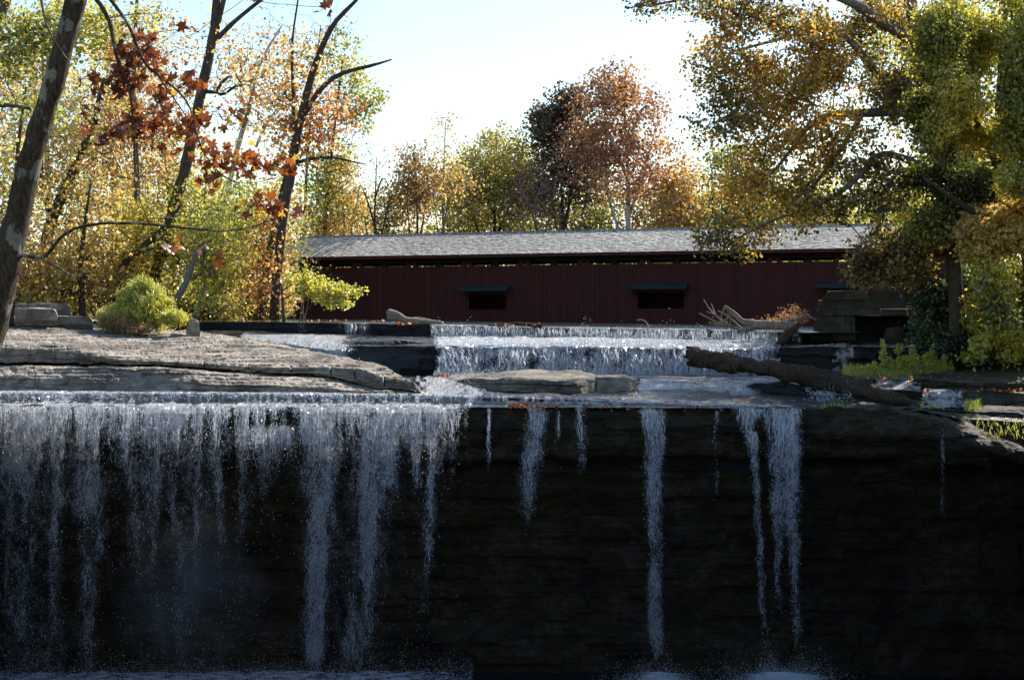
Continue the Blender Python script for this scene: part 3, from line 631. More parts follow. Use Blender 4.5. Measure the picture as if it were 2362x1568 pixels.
def main_density(px, py):
    d = np.zeros(px.shape); t = np.clip((py - 935) / 630, 0, 1)
    wob = 7 * (vn(np.stack([px * 0 + 3, py / 60, px / 140], -1), 4) - .5)
    left = np.clip((1080 - px) / 26 + 1.6 * (vn(np.stack([px / 8, py / 50, px * 0], -1), 14) - .5), 0, 1)
    base = (.37 + .70 * (vn(np.stack([px / 8, py / 160, px * 0], -1), 16) - .5)) * np.exp(-t * 8) + .205 - .05 * t + .10 * (vn(np.stack([px / 34, py / 110, px * 0], -1), 15) - .5)
    gap = gs(px, 600, 95) * np.clip((py - 938) / 10, 0, 1) * np.clip((990 - py) / 12, 0, 1) + .8 * gs(px, 0, 60) * (py > 945) * (py < 975)
    base = base * (1 - .38 * np.clip((px - 880) / 190, 0, 1))
    base = base - .22 * gap - .05 * gs(px, 640, 60) * (t > .3) - .06 * gs(px, 920, 40) * (t > .3) - .05 * gs(px, 1040, 40) * (t > .3)
    d = base * left
    for a, b, wa, wb, y0, y1, s in COL:
        u = np.clip((py - y0) / (y1 - y0), 0, 1); c = a + (b - a) * u + wob; w = wa + (wb - wa) * np.clip(u * 1.6, 0, 1)
        d = d + s * .70 * (1.0 - .25 * t) * gs(px, c, w * 1.3) * fade(py, y0, y1, 60 if y1 > 1500 else 190)
    d = np.where(px > 1090, d + .16 * np.clip(d * 5 - .2, 0, 1), d)
    d = d * (.74 + .50 * vn(np.stack([px / 18, py / 55, px * 0], -1), 19))
    return np.clip(d, 0, .64)
FRONT = lambda dY: [
 [(-250, 933, 50.1), (1500, 936, 50.0), (1850, 939, 49.9), (2600, 985, 49.7)],
 [(-250, 937, 49.75), (1500, 940, 49.7), (1850, 943, 49.45), (2600, 988, 48.9)],
 [(-250, 950, 49.25 + dY), (1500, 952, 49.25 + dY), (1850, 955, 49.1 + dY), (2600, 1010, 48.6 + dY)],
 [(-250, 1010, 48.7 + dY), (1850, 1020, 48.7 + dY), (2600, 1060, 48.3 + dY)],
 [(-250, 1240, 48.2 + dY), (2600, 1240, 48.1 + dY)],
 [(-250, 1580, 47.9 + dY), (2600, 1580, 47.8 + dY)]]
for nm, dY, mat, mul in (('waterfall', .0, 'fall', 1.0), ('waterfall_veil', -.35, 'fall2', .9)):
    V, PX, PY = loft(FRONT(dY), -230, 2230, 900, [2, 4, 12, 46, 60])
    V[..., 1] += .25 * fbm(V * np.array([1.6, 1, .25]), 3, 9 + len(nm)) * np.clip((PY - 940) / 60, 0, 1)
    D = main_density(PX, PY) * mul; keep = D > .18
    Fc = grid_faces(V.shape[0], V.shape[1]); kf = keep.ravel()[Fc].any(1)
    o = mk(nm, V.reshape(-1, 3), Fc[kf], M[mat], None, {'dens': D.ravel()}, True)
    bm_ = o.data
    tag(o, kind='structure')

def sheet(name, rails, x0, x1, nx, subs, dens, mat, wav=.08, seed=0, mul=np.array([1.4, 1.0, .6])):
    V, PX, PY = loft(rails, x0, x1, nx, subs); n = gnormal(V)
    V = V + n * (fbm(V * mul, 4, seed) * 2 * wav)[..., None]
    D = dens(PX, PY)
    ew = 14 if x1 - x0 > 300 else 24; e = np.minimum(PX - x0, x1 - PX) / ew + (1.2 if ew < 20 else 2.2) * (vn(np.stack([PX / 9, PY / 4, PX * 0], -1), 6) - .5); D = D * np.clip(e, 0, 1)
    return tag(gmesh(name, V, M[mat], attrs={'dens': D}), kind='structure')
# shallow step just behind the crest
step = [sh(LIPY, -4, 1.9), sh(LIPY, -1, .0), sh(LIPY, 3, -.12)]
step += [[(-200, 923, 50.75), (1000, 926, 50.75), (1500, 934, 50.6), (1850, 941, 50.45)],
         [(-200, 932, 50.05), (1000, 934, 50.0), (1500, 936, 49.95), (1850, 940, 49.85)], [(-200, 938, 49.78), (1000, 939, 49.75), (1500, 940, 49.7), (1850, 943, 49.5)]]
def d_step(px, py):
    b = .34 + .16 * gs(px, 60, 120) + .1 * vn(np.stack([px / 40, py / 5, px * 0], -1), 3)
    b = np.where(px > 1090, b - .12, b); b = b + .34 * gs(py, on(LIPY, px, 1) + 0, 2.6) + .34 * gs(py, 934, 4) * (px < 1090); return np.clip(b + (.5 * vn(np.stack([px / 5, py / 40, px * 0], -1), 23) - .26) * ((py > 907) & (py < 926)), 0, .95)  # white edge lines stand in for sky reflection, face streaks for sparkle
sheet('ledge_water', step, -200, 1850, 700, [5, 2, 8, 5, 3], d_step, 'lip', .03, 3, np.array([3, 2, 3]))
# dam curtain
def d_dam(px, py):
    a = np.clip((px - 985) / 10, 0, 1) * np.clip((1800 - px) / 10, 0, 1) * .58 + .42 * gs(px, 820, 45) + .34 * gs(px, 690, 16) + .3 * gs(px, 1130, 10) 
    a = a + .14 * vn(np.stack([px / 14, px * 0, px * 0], -1), 8) * (a > .3) - .25 * gs(px, 1110, 8) - .3 * gs(px, 1635, 6)
    return np.clip(a, 0, .95)
sheet('dam_overflow', [sh(DAM, -1.2, .6), sh(DAM, -.8, -.08), sh(DAM, 3, -.22), sh(DAM, 16, -.35), sh(DAM, 34, -.5)], 560, 1806, 700, [2, 3, 8, 10], d_dam, 'fall2', .02, 5)
# churned shelf under the dam, then the middle cascade
def d_mid(px, py): return np.clip(.53 + .22 * (py < 802) + .52 * (vn(np.stack([px / 34 + py / 60, py / 30, px * 0], -1), 8) - .3) - .5 * np.clip((1006 - px) / 6, 0, 1) - .12 * gs(px, 1225, 12) + .12 * gs(px, 1500, 200), 0, .97)
mid = [[(990, 776, 67.5), (1400, 779, 65), (1850, 786, 62.6)], [(990, 788, 64), (1250, 785, 64), (1400, 783, 63.6), (1850, 790, 61.9)],
       [(990, 795, 62), (1250, 792, 61.9), (1400, 790, 61.5), (1850, 797, 61.0)], [(990, 801, 61.7), (1250, 799, 61.5), (1400, 800, 60.9), (1600, 806, 60.6), (1850, 806, 60.6)],
       [(990, 862, 61.1), (1250, 860, 60.8), (1400, 862, 60.2), (1600, 864, 60), (1850, 866, 60)], [(990, 870, 60.8), (1850, 873, 59.6)]]
sheet('cascade_water', mid, 998, 1800, 420, [10, 8, 5, 26, 3], d_mid, 'cascade', .10, 7, np.array([2.2, 2, 1.2]))
# left riffles below the dam
def d_lr(px, py): return np.clip(.66 + .25 * vn(np.stack([px / 30, py / 5, px * 0], -1), 8) - .5 * np.clip((570 - px) / 20, 0, 1) - .45 * np.clip((px - 770) / 40, 0, 1), 0, .95)
sheet('riffle', [[(540, 768, 71), (700, 771, 70), (900, 776, 68)], [(540, 777, 67), (640, 780, 66), (750, 783, 65.5), (900, 783, 65.5)], [(540, 781, 66), (640, 787, 64.4), (750, 797, 63.6), (900, 800, 63.5)],
      [(540, 786, 65.8), (640, 791, 64.1), (750, 806, 63.1), (900, 806, 63.2)], [(540, 800, 65), (750, 830, 62.8), (900, 830, 63)]], 545, 880, 150, [6, 8, 5, 6], d_lr, 'cascade', .06, 8, np.array([2.5, 2, 2.5]))
# smooth chute between ledge and boulder
def d_ch(px, py): return np.clip(.62 + .3 * vn(np.stack([px / 12 + py / 9, py / 14, px * 0], -1), 2) - .25 * gs(px, 1065, 30), 0, .97)
sheet('chute', [[(950, 866, 60), (1120, 870, 60)], [(955, 872, 57), (1000, 872, 57), (1120, 880, 57)], [(958, 885, 54.8), (1040, 884, 55), (1120, 893, 55.5)], [(965, 905, 52.4), (1120, 907, 53.4)], [(965, 910, 51.5), (1120, 911, 51.5)]],
      958, 1125, 90, [5, 8, 10, 4], d_ch, 'cascade', .03, 9)
# slide of water under the log
def d_sl(px, py): return np.clip(.48 + .42 * vn(np.stack([px / 30 + py / 22, py / 12, px * 0], -1), 2) + .18 * gs(px, 1500, 60) - .4 * np.clip((px - 1700) / 60, 0, 1) * (py > 878), 0, .95)
sheet('slide_water', [[(1462, 870, 60), (1860, 868, 60)], [(1462, 873, 57.5), (1600, 874, 57.5), (1740, 867, 57.6), (1850, 870, 57)], [(1464, 884, 55.4), (1600, 884, 56), (1740, 872, 56.2), (1850, 880, 56)],
      [(1466, 915, 54.0), (1600, 922, 53.6), (1740, 925, 53.2), (1850, 930, 53)], [(1466, 926, 51.6), (1850, 937, 51.2)]], 1466, 1850, 200, [5, 8, 22, 8], d_sl, 'cascade', .05, 11)
for nm, rails, x0, x1, dd in (
  ('small_fall', [[(1850, 884, 56), (1965, 890, 56)], [(1852, 889, 54.8), (1965, 896, 54.8)], [(1846, 930, 53.4), (1985, 932, 53.4)], [(1846, 938, 51.5), (1985, 938, 51.5)]], 1850, 1970, .84),
  ('small_fall', [[(1925, 791, 62.6), (1985, 791, 62.6)], [(1922, 797, 60.3), (1980, 797, 60.3)], [(1905, 852, 59.6), (1955, 852, 59.6)], [(1900, 862, 59), (1955, 862, 59)]], 1912, 1980, .62),
  ('small_fall', [[(1820, 760, 63.2), (1850, 760, 63.2)], [(1820, 764, 62.4), (1850, 764, 62.4)], [(1815, 792, 62), (1845, 792, 62)]], 1820, 1848, .66),
  ('riffle', [[(2000, 866, 58), (2110, 872, 56)], [(2000, 872, 56.2), (2120, 878, 54.7)], [(1990, 880, 55.4), (2135, 898, 53.6)], [(1990, 890, 54.5), (2135, 906, 52.9)]], 2005, 2130, .72),
  ('riffle', [[(2120, 896, 54), (2225, 900, 53)], [(2120, 903, 53), (2225, 903, 52.6)], [(2115, 930, 51.8), (2228, 933, 51.6)], [(2115, 940, 51), (2228, 940, 51)]], 2120, 2226, .78)):
    sheet(nm, rails, x0, x1, 70, [4, 8, 12][:len(rails) - 1], (lambda dd, a, b: lambda px, py: np.clip(dd - .03 + .50 * (vn(np.stack([px / 13, py / 9, px * 0], -1), 2) - .5) - .6 * np.clip(1 - np.minimum(px - a, b - px) / 9, 0, 1), 0, .95))(dd, x0, x1), 'cascade' if dd > .7 else 'fall2', .07, 13, np.array([3, 2, 2]))  # whitened to stand in for sunlight that does not reach these falls

def strands(name, dens_f, n, x0, x1, y0, y1, Yf, r=(.005, .014), L0=(40, 200), amp=5.0, power=1.6, seed=1, wx=16., wy=26.):
    g = np.random.default_rng(seed); px = g.uniform(x0, x1, n * 4); py = g.uniform(y0, y1, n * 4); dd_ = dens_f(px, py); k = g.random(n * 4) < np.where(dd_ > .36, dd_, 0) ** power * 1.6
    px, py = px[k][:n], py[k][:n]; m = len(px); S = 16; Ln = g.uniform(*L0, m) * g.random(m) ** .5
    u = np.linspace(0, 1, S)[None]; yy = py[:, None] + Ln[:, None] * u; xx = px[:, None] + 0 * u; idv = (np.arange(m) % 97)[:, None] + 0 * u
    xx = xx + amp * 2 * (vn(np.stack([px[:, None] / wx + 0 * u, yy / wy, 0 * yy], -1), seed + 3) - .5) + amp * 1.1 * (vn(np.stack([idv * 1.7, yy / (wy * .35), 0 * yy], -1), seed + 4) - .5)
    C = Q(xx, yy, Yf(xx, yy) - g.random(m)[:, None] * .35)
    rr = g.uniform(*r, m)[:, None] * (.35 + 1.1 * vn(np.stack([idv * 3.1, yy / 7., 0 * yy], -1), seed + 6)) * np.sin(np.pi * np.clip(u, .04, .96)) ** .5
    a = np.array([0, 2.1, 4.2]); off = np.stack([np.cos(a), np.sin(a), 0 * a], -1)
    V = C[:, :, None] + rr[:, :, None, None] * off[None, None]; j = np.arange(3); base = (np.arange(m)[:, None] * S + np.arange(S - 1)[None]).reshape(-1, 1) * 3
    Fa = np.stack([base + j, base + (j + 1) % 3, base + 3 + (j + 1) % 3, base + 3 + j], -1).reshape(-1, 4)
    return tag(mk(name, V.reshape(-1, 3), Fa, M['drop'], smooth=True), kind='stuff')
def Yfront(x, y): return np.interp(y, [936, 950, 1010, 1240, 1580], [49.65, 49.2, 48.6, 48.1, 47.8])
strands('falling_strands', main_density, 1200, -60, 1900, 937, 1566, Yfront, r=(.003, .010), L0=(14, 80), amp=7, power=2.6, wx=10, wy=14)
strands('falling_strands', lambda x, y: main_density(x, y) * np.clip((1120 - y) / 150, 0, 1), 2600, -60, 1900, 937, 1040, Yfront, L0=(10, 46), r=(.004, .010), amp=1.6, power=2.0, seed=5, wx=10, wy=14)
Ydam = lambda x, y: on(DAM, x, 2) - np.interp(y - on(DAM, x, 1), [0, 3, 16, 34], [.1, .25, .4, .55]) + .1
strands('falling_strands', lambda x, y: .8 * d_dam(x, y) * (y > on(DAM, x, 1)) * (y < on(DAM, x, 1) + 20), 1500, 600, 1800, 742, 785, Ydam, r=(.008, .02), L0=(10, 26), amp=.8, seed=9)
Ymid = lambda x, y: np.interp(x, [990, 1250, 1400, 1850], [61.6, 61.4, 60.9, 60.4]) - np.interp(y, [800, 862], [.05, .55])
strands('falling_strands', lambda x, y: np.clip(d_mid(x, y), 0, 1) ** 2 * (x > 1004), 800, 1000, 1800, 802, 850, Ymid, r=(.008, .026), L0=(10, 40), amp=3.5, seed=12, wx=8, wy=10)
# thin braided streams in front of the veil and loose drops: one object of spray nobody could count
def drops_mesh(name, C, s, stretch=1.6, mat='drop'):
    n = len(C); T = np.array([[0, 0, 1], [.94, 0, -.33], [-.47, .82, -.33], [-.47, -.82, -.33]])
    ax = rng.normal(size=(n, 3)); ax /= np.linalg.norm(ax, axis=1)[:, None]; th = rng.uniform(0, 6.28, n)[:, None, None]
    T = T[None] * np.cos(th) + np.cross(ax[:, None], T[None]) * np.sin(th) + ax[:, None] * (ax[:, None] * T[None]).sum(-1, keepdims=True) * (1 - np.cos(th))
    V = C[:, None] + T * np.asarray(s).reshape(-1, 1, 1)
    V[..., 2] = C[:, None, 2] + T[..., 2] * np.asarray(s).reshape(-1, 1) * np.asarray(stretch).reshape(-1, 1)
    F4 = np.array([[0, 1, 2], [0, 2, 3], [0, 3, 1], [1, 3, 2]])
    Fa = (F4[None] + (np.arange(n) * 4)[:, None, None]).reshape(-1, 3)
    return tag(mk(name, V.reshape(-1, 3), Fa, M[mat], smooth=False), kind='stuff')
N = 2600000; px = rng.uniform(-60, 1900, N); py = rng.uniform(936, 1566, N); D = main_density(px, py); t = (py - 935) / 630
rdg = lambda a, b, sd: 1 - np.abs(vn(np.stack([px / a + 1.2 * vn(np.stack([px / 14, py / 20, px * 0], -1), sd + 9), py / b, px * 0], -1), sd) - .5) * 2
lace = rdg(11, 19, 70) ** 7 + .7 * rdg(6, 9, 75) ** 7; cl_n = vn(np.stack([px / 26, py / 50, px * 0], -1), 77)
kp = rng.random(N) < (D ** 1.7) * (.010 + .62 * lace * cl_n) * (.25 + .6 * t); px, py, t = px[kp], py[kp], t[kp]
C = Q(px, py, 48.6 - .7 * t - rng.random(len(px)) * .9); drops_mesh('spray', C, .005 + .010 * rng.random(len(C)) ** 2.5, rng.uniform(1.2, 2.6, len(C)))
def splash(boxes, k=1.0):
    cc = []; ss = []
    for x0, x1, y0, y1, Y0, Y1, n, s in boxes:
        n = int(n * k); a = rng.uniform(x0, x1, n) if x1 - x0 > 600 else (x0 + x1) / 2 + (x1 - x0) * .27 * rng.normal(size=n); h = rng.exponential(.35, n); bump_ = .4 + .6 * vn(np.stack([a / 22, a * 0, a * 0], -1), 5)
        cc.append(Q(a, y1 - (y1 - y0) * h * bump_, rng.uniform(Y0, Y1, n))); ss.append(rng.uniform(.4, 1.2, n) * s)
    return np.concatenate(cc), np.concatenate(ss)
C, S = splash([(1000, 1800, 766, 796, 61.8, 64.5, 16000, .016), (1000, 1780, 842, 868, 59.8, 60.4, 6000, .014), (560, 760, 772, 785, 64.5, 66, 400, .014), (1010, 1110, 880, 908, 52.5, 55, 900, .015),
               (1850, 1980, 900, 932, 52.8, 53.6, 1200, .018), (-40, 1090, 1500, 1572, 46.8, 48.6, 9000, .013), (1680, 1920, 1505, 1574, 46.8, 48.8, 7000, .013), (1420, 1620, 1520, 1574, 46.8, 48.6, 3500, .012),
               (20, 110, 940, 985, 48.9, 49.3, 900, .02)])
drops_mesh('spray', C, S, 1.2)
# glossy white drops added as sun glints along the crest, the step above it and the cascades
n = 60000; px = rng.uniform(-60, 1085, n); py = 937 + rng.exponential(26, n); D = main_density(px, np.maximum(py, 937)); kp = rng.random(n) < D ** 1.5 * .75 * vn(np.stack([px / 12, py / 24, px * 0], -1), 31) * 1.4
px, py = px[kp], py[kp]; C1 = Q(px, py, Yfront(px, py) - rng.random(len(px)) * .12)
n = 9000; px = rng.uniform(-60, 1100, n); u = rng.random(n); py = 904 + 6 * px / 1100 + 21 * u; C2 = Q(px, py, 51.05 - .3 * u); kp = rng.random(n) < vn(np.stack([px / 20, px * 0, px * 0], -1), 33) ** 2 * 1.5; C2 = C2[kp]
n = 15000; px = rng.uniform(1005, 1790, n); py = rng.uniform(800, 862, n); C3 = Q(px, py, Ymid(px, py) - .12); kp = rng.random(n) < d_mid(px, py) ** 2 * vn(np.stack([px / 10, py / 30, px * 0], -1), 35) ** 1.5; C3 = C3[kp]
n = 5000; px = rng.uniform(990, 1795, n); py = on(DAM, px, 1) + rng.uniform(1, 26, n); C4 = Q(px, py, Ydam(px, py) - .05); kp = rng.random(n) < vn(np.stack([px / 6, py / 60, px * 0], -1), 37) ** 2; C4 = C4[kp]
C = np.concatenate([C1, C2, C3, C4]); drops_mesh('water_glints', C, .006 + .016 * rng.random(len(C)) ** 2, 1.8, 'glint')
#@@END_STRUCTURE
# ------------------------------------------------------------------ covered bridge
BL = Q(668, 722, 109.0); BR = Q(2112, 722, 92.0); BL[2] = BR[2] = 0
ex = (BR - BL) / np.linalg.norm(BR - BL); ey = np.array([-ex[1], ex[0], 0]); LEN = np.linalg.norm((BR - BL))
def bf(P):
    P = np.asarray(P, float); return BL + P[:, :1] * ex + P[:, 1:2] * ey + P[:, 2:] * np.array([0, 0, 1.0])
def t_at(px):     # distance along the near wall under picture column px
    k = (px - CX) / F; return (k * BL[1] - BL[0]) / (ex[0] - k * ex[1])
bridge = empty('covered_bridge', tuple(BL)); tag(bridge, 'long red boarded covered bridge with grey shingle roof across the river', 'bridge')
WIN = [(t_at(1081), t_at(1167), .22, 1.28), (t_at(1470), t_at(1578), .28, 1.34), (t_at(1905), t_at(2010), .28, 1.34)]
HOOD = [(t_at(1061), t_at(1179)), (t_at(1451), t_at(1590)), (t_at(1880), t_at(2025))]
ZT, ZB = 3.18, -.75
def wall(name, y0, y1, wins, out):
    mb = MB(); x = 0.0
    for a, b, z0, z1 in wins:
        mb.box(x, a, y0, y1, ZB, ZT, bf); mb.box(a, b, y0, y1, ZB, z0, bf); mb.box(a, b, y0, y1, z1, ZT, bf); x = b
    mb.box(x, LEN, y0, y1, ZB, ZT, bf)
    t = .15
    while t < LEN:
        inside = [w for w in wins if w[0] - .05 < t < w[1] + .05]
        yy = (y0 - .024, y0) if out < 0 else (y1, y1 + .024); j = rng.uniform(-.03, .03)
        if inside:
            mb.box(t, t + .055, *yy, ZB, inside[0][2] - .05, bf); mb.box(t, t + .055, *yy, inside[0][3] + .05, ZT - .02 + j * .3, bf)
        else: mb.box(t, t + .055, *yy, ZB, ZT - .02 + j * .3, bf)
        t += .285 + j * .6
    return mb.build(name, M['red'], bridge)
wall('side_wall', 0, .06, WIN, -1); wall('side_wall', 4.94, 5.0, [], 1)
def single(name, mat, boxes, parent=bridge, fr=bf, jit=0):
    mb = MB()
    for b in boxes: mb.box(*b, fr, jit)
    return mb.build(name, mat, parent)
for (a, b, z0, z1), (h0, h1) in zip(WIN, HOOD):
    w = single('window', M['red'], [(a - .12, a, -.05, .10, z0 - .1, z1 + .1), (b, b + .12, -.05, .10, z0 - .1, z1 + .1), (a, b, -.05, .10, z0 - .12, z0 - .002), (a, b, -.05, .10, z1 + .002, z1 + .12)])
    mb = MB(); zt, zb = z1 + .62, z1 + .16
    mb.hexa(bf([[h0, -.95, zb], [h1, -.95, zb], [h1 - .1, -.02, zt - .06], [h0 + .1, -.02, zt - .06], [h0, -1.0, zb + .06], [h1, -1.0, zb + .06], [h1 - .1, -.02, zt], [h0 + .1, -.02, zt]]))
    hood = mb.build('window_hood', M['hood'], w)
    for s in (a - .1, b + .02):
        m2 = MB(); m2.hexa(bf([[s, -.80, zb + .0], [s + .08, -.80, zb + .0], [s + .08, -.03, z1 - .30], [s, -.03, z1 - .30], [s, -.86, zb + .06], [s + .08, -.86, zb + .06], [s + .08, -.03, z1 - .18], [s, -.03, z1 - .18]])); m2.build('bracket', M['red'], w)
# roof: two slopes with thickness, fascia, rake boards
RZ, EZ, OV, TH = 5.58, 3.96, .72, .09
e0, e1 = -.45, LEN + .45
def slope(name, s):
    yE = -OV if s < 0 else 5 + OV; n = 180; rows = 24
    # courses of shingles as small steps
    mb = MB(); 
    for k in range(rows):
        f0, f1 = k / rows, (k + 1) / rows; y0 = yE + (2.5 - yE) * f0; y1 = yE + (2.5 - yE) * f1; z0 = EZ + (RZ - EZ) * f0; z1 = EZ + (RZ - EZ) * f1
        xs = np.linspace(e0, e1, n); wob = .012 * rng.normal(size=n)
        A = bf(np.stack([xs, y0 + 0 * xs, z0 + .018 + wob * .6], -1)); B = bf(np.stack([xs, y1 + 0 * xs, z1 + .003 + wob * .3], -1)); Cc = bf(np.stack([xs, y0 + 0 * xs, z0 - .02 + 0 * xs], -1))
        V = np.stack([Cc, A, B]); mb.add(V.reshape(-1, 3), grid_faces(3, n))
    P = bf([[e0, yE, EZ - TH], [e1, yE, EZ - TH], [e1, 2.5, RZ - TH], [e0, 2.5, RZ - TH], [e0, yE, EZ - .02], [e1, yE, EZ - .02], [e1, 2.5, RZ - .02], [e0, 2.5, RZ - .02]]); mb.hexa(P)
    return mb.build(name, M['shingle'], bridge)
slope('roof_slope', -1); slope('roof_slope', 1)
single('ridge_cap', M['shingle'], [(e0, e1, 2.40, 2.60, RZ - .0, RZ + .05)])
single('fascia_board', M['red'], [(e0, e1, -OV - .03, -OV - .003, EZ - .22, EZ + .0)]); single('fascia_board', M['red'], [(e0, e1, 5 + OV + .003, 5 + OV + .03, EZ - .22, EZ)])
single('top_chord', M['dark_wood'], [(0, LEN, .09, .34, ZT + .26, ZT + .62)]); single('top_chord', M['dark_wood'], [(0, LEN, 4.66, 4.91, ZT + .26, ZT + .62)])
t = 1.2; k = 0
while t < LEN - 1:
    wd_ = .16; mb = MB()
    for yy in (.10,):
        if k % 2 == 0:
            for s in (-1, 1):
                mb.hexa(bf([[t + s * .62 - wd_, yy, ZT - .3], [t + s * .62 + wd_, yy, ZT - .3], [t + s * .62 + wd_, yy + .2, ZT - .3], [t + s * .62 - wd_, yy + .2, ZT - .3],
                            [t + s * .12 - wd_, yy, ZT + .32], [t + s * .12 + wd_, yy, ZT + .32], [t + s * .12 + wd_, yy + .2, ZT + .32], [t + s * .12 - wd_, yy + .2, ZT + .32]]))
        else: mb.hexa(bf([[t - .34, yy, ZT - .2], [t + .34, yy, ZT - .2], [t + .34, yy + .2, ZT - .2], [t - .34, yy + .2, ZT - .2], [t - .16, yy, ZT + .32], [t + .16, yy, ZT + .32], [t + .16, yy + .2, ZT + .32], [t - .16, yy + .2, ZT + .32]]))
    mb.build('truss_brace', M['red'] if k % 2 == 0 else M['dark_wood'], bridge); t += 2.12; k += 1
single('deck', M['dark_wood'], [(0, LEN, .07, 4.93, ZB, ZB + .3)])
single('ceiling_beams', M['dark_wood'], [(x, x + .2, .35, 4.65, ZT + .30, ZT + .52) for x in np.arange(1, LEN, 2.12)])
# diagonal truss members seen through the windows
for i, (a, b, z0, z1) in enumerate(WIN):
    m = (a + b) / 2; mb = MB()
    for s in (-1, 1): mb.hexa(bf([[m - .1, 1.6, z0 - .5], [m + .1, 1.6, z0 - .5], [m + .1, 1.8, z0 - .5], [m - .1, 1.8, z0 - .5], [m + s * 1.3 - .1, 1.6, z1 + .6], [m + s * 1.3 + .1, 1.6, z1 + .6], [m + s * 1.3 + .1, 1.8, z1 + .6], [m + s * 1.3 - .1, 1.8, z1 + .6]]))
    mb.build('truss_diagonal', M['dark_wood'], bridge)
for x0, x1 in ((-.05, .0), (LEN, LEN + .05)):
    mb = MB(); mb.hexa(bf([[x0, 0, ZT + .3], [x1, 0, ZT + .3], [x1, 5, ZT + .3], [x0, 5, ZT + .3], [x0, 2.4, RZ - .12], [x1, 2.4, RZ - .12], [x1, 2.6, RZ - .12], [x0, 2.6, RZ - .12]])); mb.build('gable', M['red'], bridge)
ab = MB(); ab.box(-4, 0, -.6, 5.6, -2.6, -.3, bf, .05); tag(ab.build('bridge_abutment', M['stone']), 'low stone pier under the left end of the red bridge', 'abutment')

# ------------------------------------------------------------------ stone abutment of the old mill race
ar = empty('stone_abutment', tuple(Q(2000, 795, 66))); tag(ar, 'dark stone block wall with a square culvert opening beside the cascade', 'wall')
def af(px, py, Y): return Q(px, py, Y)
courses = [(669, 692), (692, 712), (712, 728), (728, 748), (748, 768), (768, 800)]; mb = MB()
for ci, (y0, y1) in enumerate(courses):
    xl = 1897 - (y1 - 670) * .22 - (0 if ci else -6); x = xl
    while x < 2146:
        w = rng.uniform(46, 120) * (1.15 if ci < 2 else 1); x2 = min(x + w, 2150)
        if y0 >= 727 and x2 > 1968 and x < 2098:
            if x < 1968: x2 = 1972
            else: x = 2095; x2 = 2150
        if x2 - x > 6:
            d = rng.uniform(-.06, .06); P = np.concatenate([Q([x, x2, x2, x], [y1 - .6] * 4, [65.6 + d, 65.6 + d, 67.3, 67.3]), Q([x, x2, x2, x], [y0 + .6] * 4, [65.6 + d, 65.6 + d, 67.3, 67.3])])
            if ci == 0 and x == xl: P[4] += [.18, 0, -.05]; P[7] += [.18, 0, -.05]
            P += rng.uniform(-.018, .018, P.shape); mb.hexa(P)
        x = x2 + .8
        if x > 2145: break
mb.build('masonry', M['stone'], ar)
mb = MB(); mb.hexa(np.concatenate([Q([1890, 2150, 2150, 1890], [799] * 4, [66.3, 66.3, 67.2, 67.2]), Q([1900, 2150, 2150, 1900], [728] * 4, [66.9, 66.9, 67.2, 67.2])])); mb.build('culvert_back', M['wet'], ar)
mb = MB(); mb.hexa(np.concatenate([Q([2035, 2093, 2095, 2030], [790] * 4, [66.0, 66.0, 66.7, 66.7]), Q([2044, 2078, 2080, 2040], [757, 752, 752, 757], [66.1, 66.1, 66.7, 66.7])])); mb.build('rubble', M['stone'], ar)
for x in (1976, 2094): 
    V, Fs = tube([Q(x, 674, 66), Q(x, 661, 66)], .10, 8); mb = MB(); mb.add(V, Fs); tag(mb.build('post_stub', M['dark_wood']), ('short dark post on the left part of the stone abutment' if x < 2000 else 'short dark post on the right part of the stone abutment'), 'post', 'post stubs on the abutment')

# ------------------------------------------------------------------ logs and driftwood
def log(name, label, pts, mat, group=None, sides=14, namp=.28, jag=.12, branches=(), cat='log', sub=.12, seed=1):
    p = np.asarray(pts, float); mb = MB(); P = Q(p[:, 0], p[:, 1], p[:, 2])
    mb.add(*tube(P, p[:, 3], sides, namp, 2.2, seed=seed, sub=sub, jag=jag))
    o = mb.build(name, mat, smooth=True); tag(o, label, cat, group)
    for b in branches:
        b = np.asarray(b, float); m2 = MB(); B = Q(b[:, 0], b[:, 1], b[:, 2]); m2.add(*tube(B, b[:, 3], 6, .2, 2, seed=seed + 1, sub=.08)); c = m2.build('branch', mat, None, smooth=True); c.parent = o
    return o
log('fallen_log', 'big dark slanting log with a broken upper end, lying across the lower ledges', [(1594, 825, 56.0, .40), (1640, 829, 55.8, .36), (1740, 845, 55.4, .33), (1840, 862, 54.9, .36), (1920, 882, 54.3, .33), (2000, 902, 53.5, .33), (2060, 920, 52.7, .25), (2135, 936, 51.6, .10)], M['log'], jag=.28, sides=24, namp=.5, sub=.08,
    branches=[[(1690, 844, 55.2, .05), (1700, 862, 55, .03)]])
log('driftwood_log', 'pale curved driftwood log stranded on the dam in front of the bridge', [(893, 719, 69.6, .17), (912, 727, 69.6, .19), (935, 738, 69.6, .16), (965, 742, 69.5, .15), (995, 743, 69.4, .12), (1018, 744, 69.3, .06)], M['wood'], 
    branches=[[(892, 733, 69.4, .10), (915, 735, 69.5, .10), (935, 740, 69.6, .08)], [(940, 736, 69.6, .06), (965, 733, 69.7, .06), (990, 738, 69.7, .05), (1000, 742, 69.6, .03)]])
log('driftwood_log', 'short log lying on the dam crest right of centre', [(1185, 747, 67.4, .09), (1215, 749, 67.2, .08), (1248, 751, 67.0, .09)], M['log'], branches=[[(1205, 747, 67.3, .03), (1216, 744, 67.3, .02)]])
log('driftwood_log', 'flat thin plank of wood along the dam crest', [(1128, 750, 67.9, .04), (1170, 751, 67.6, .04)], M['log'])
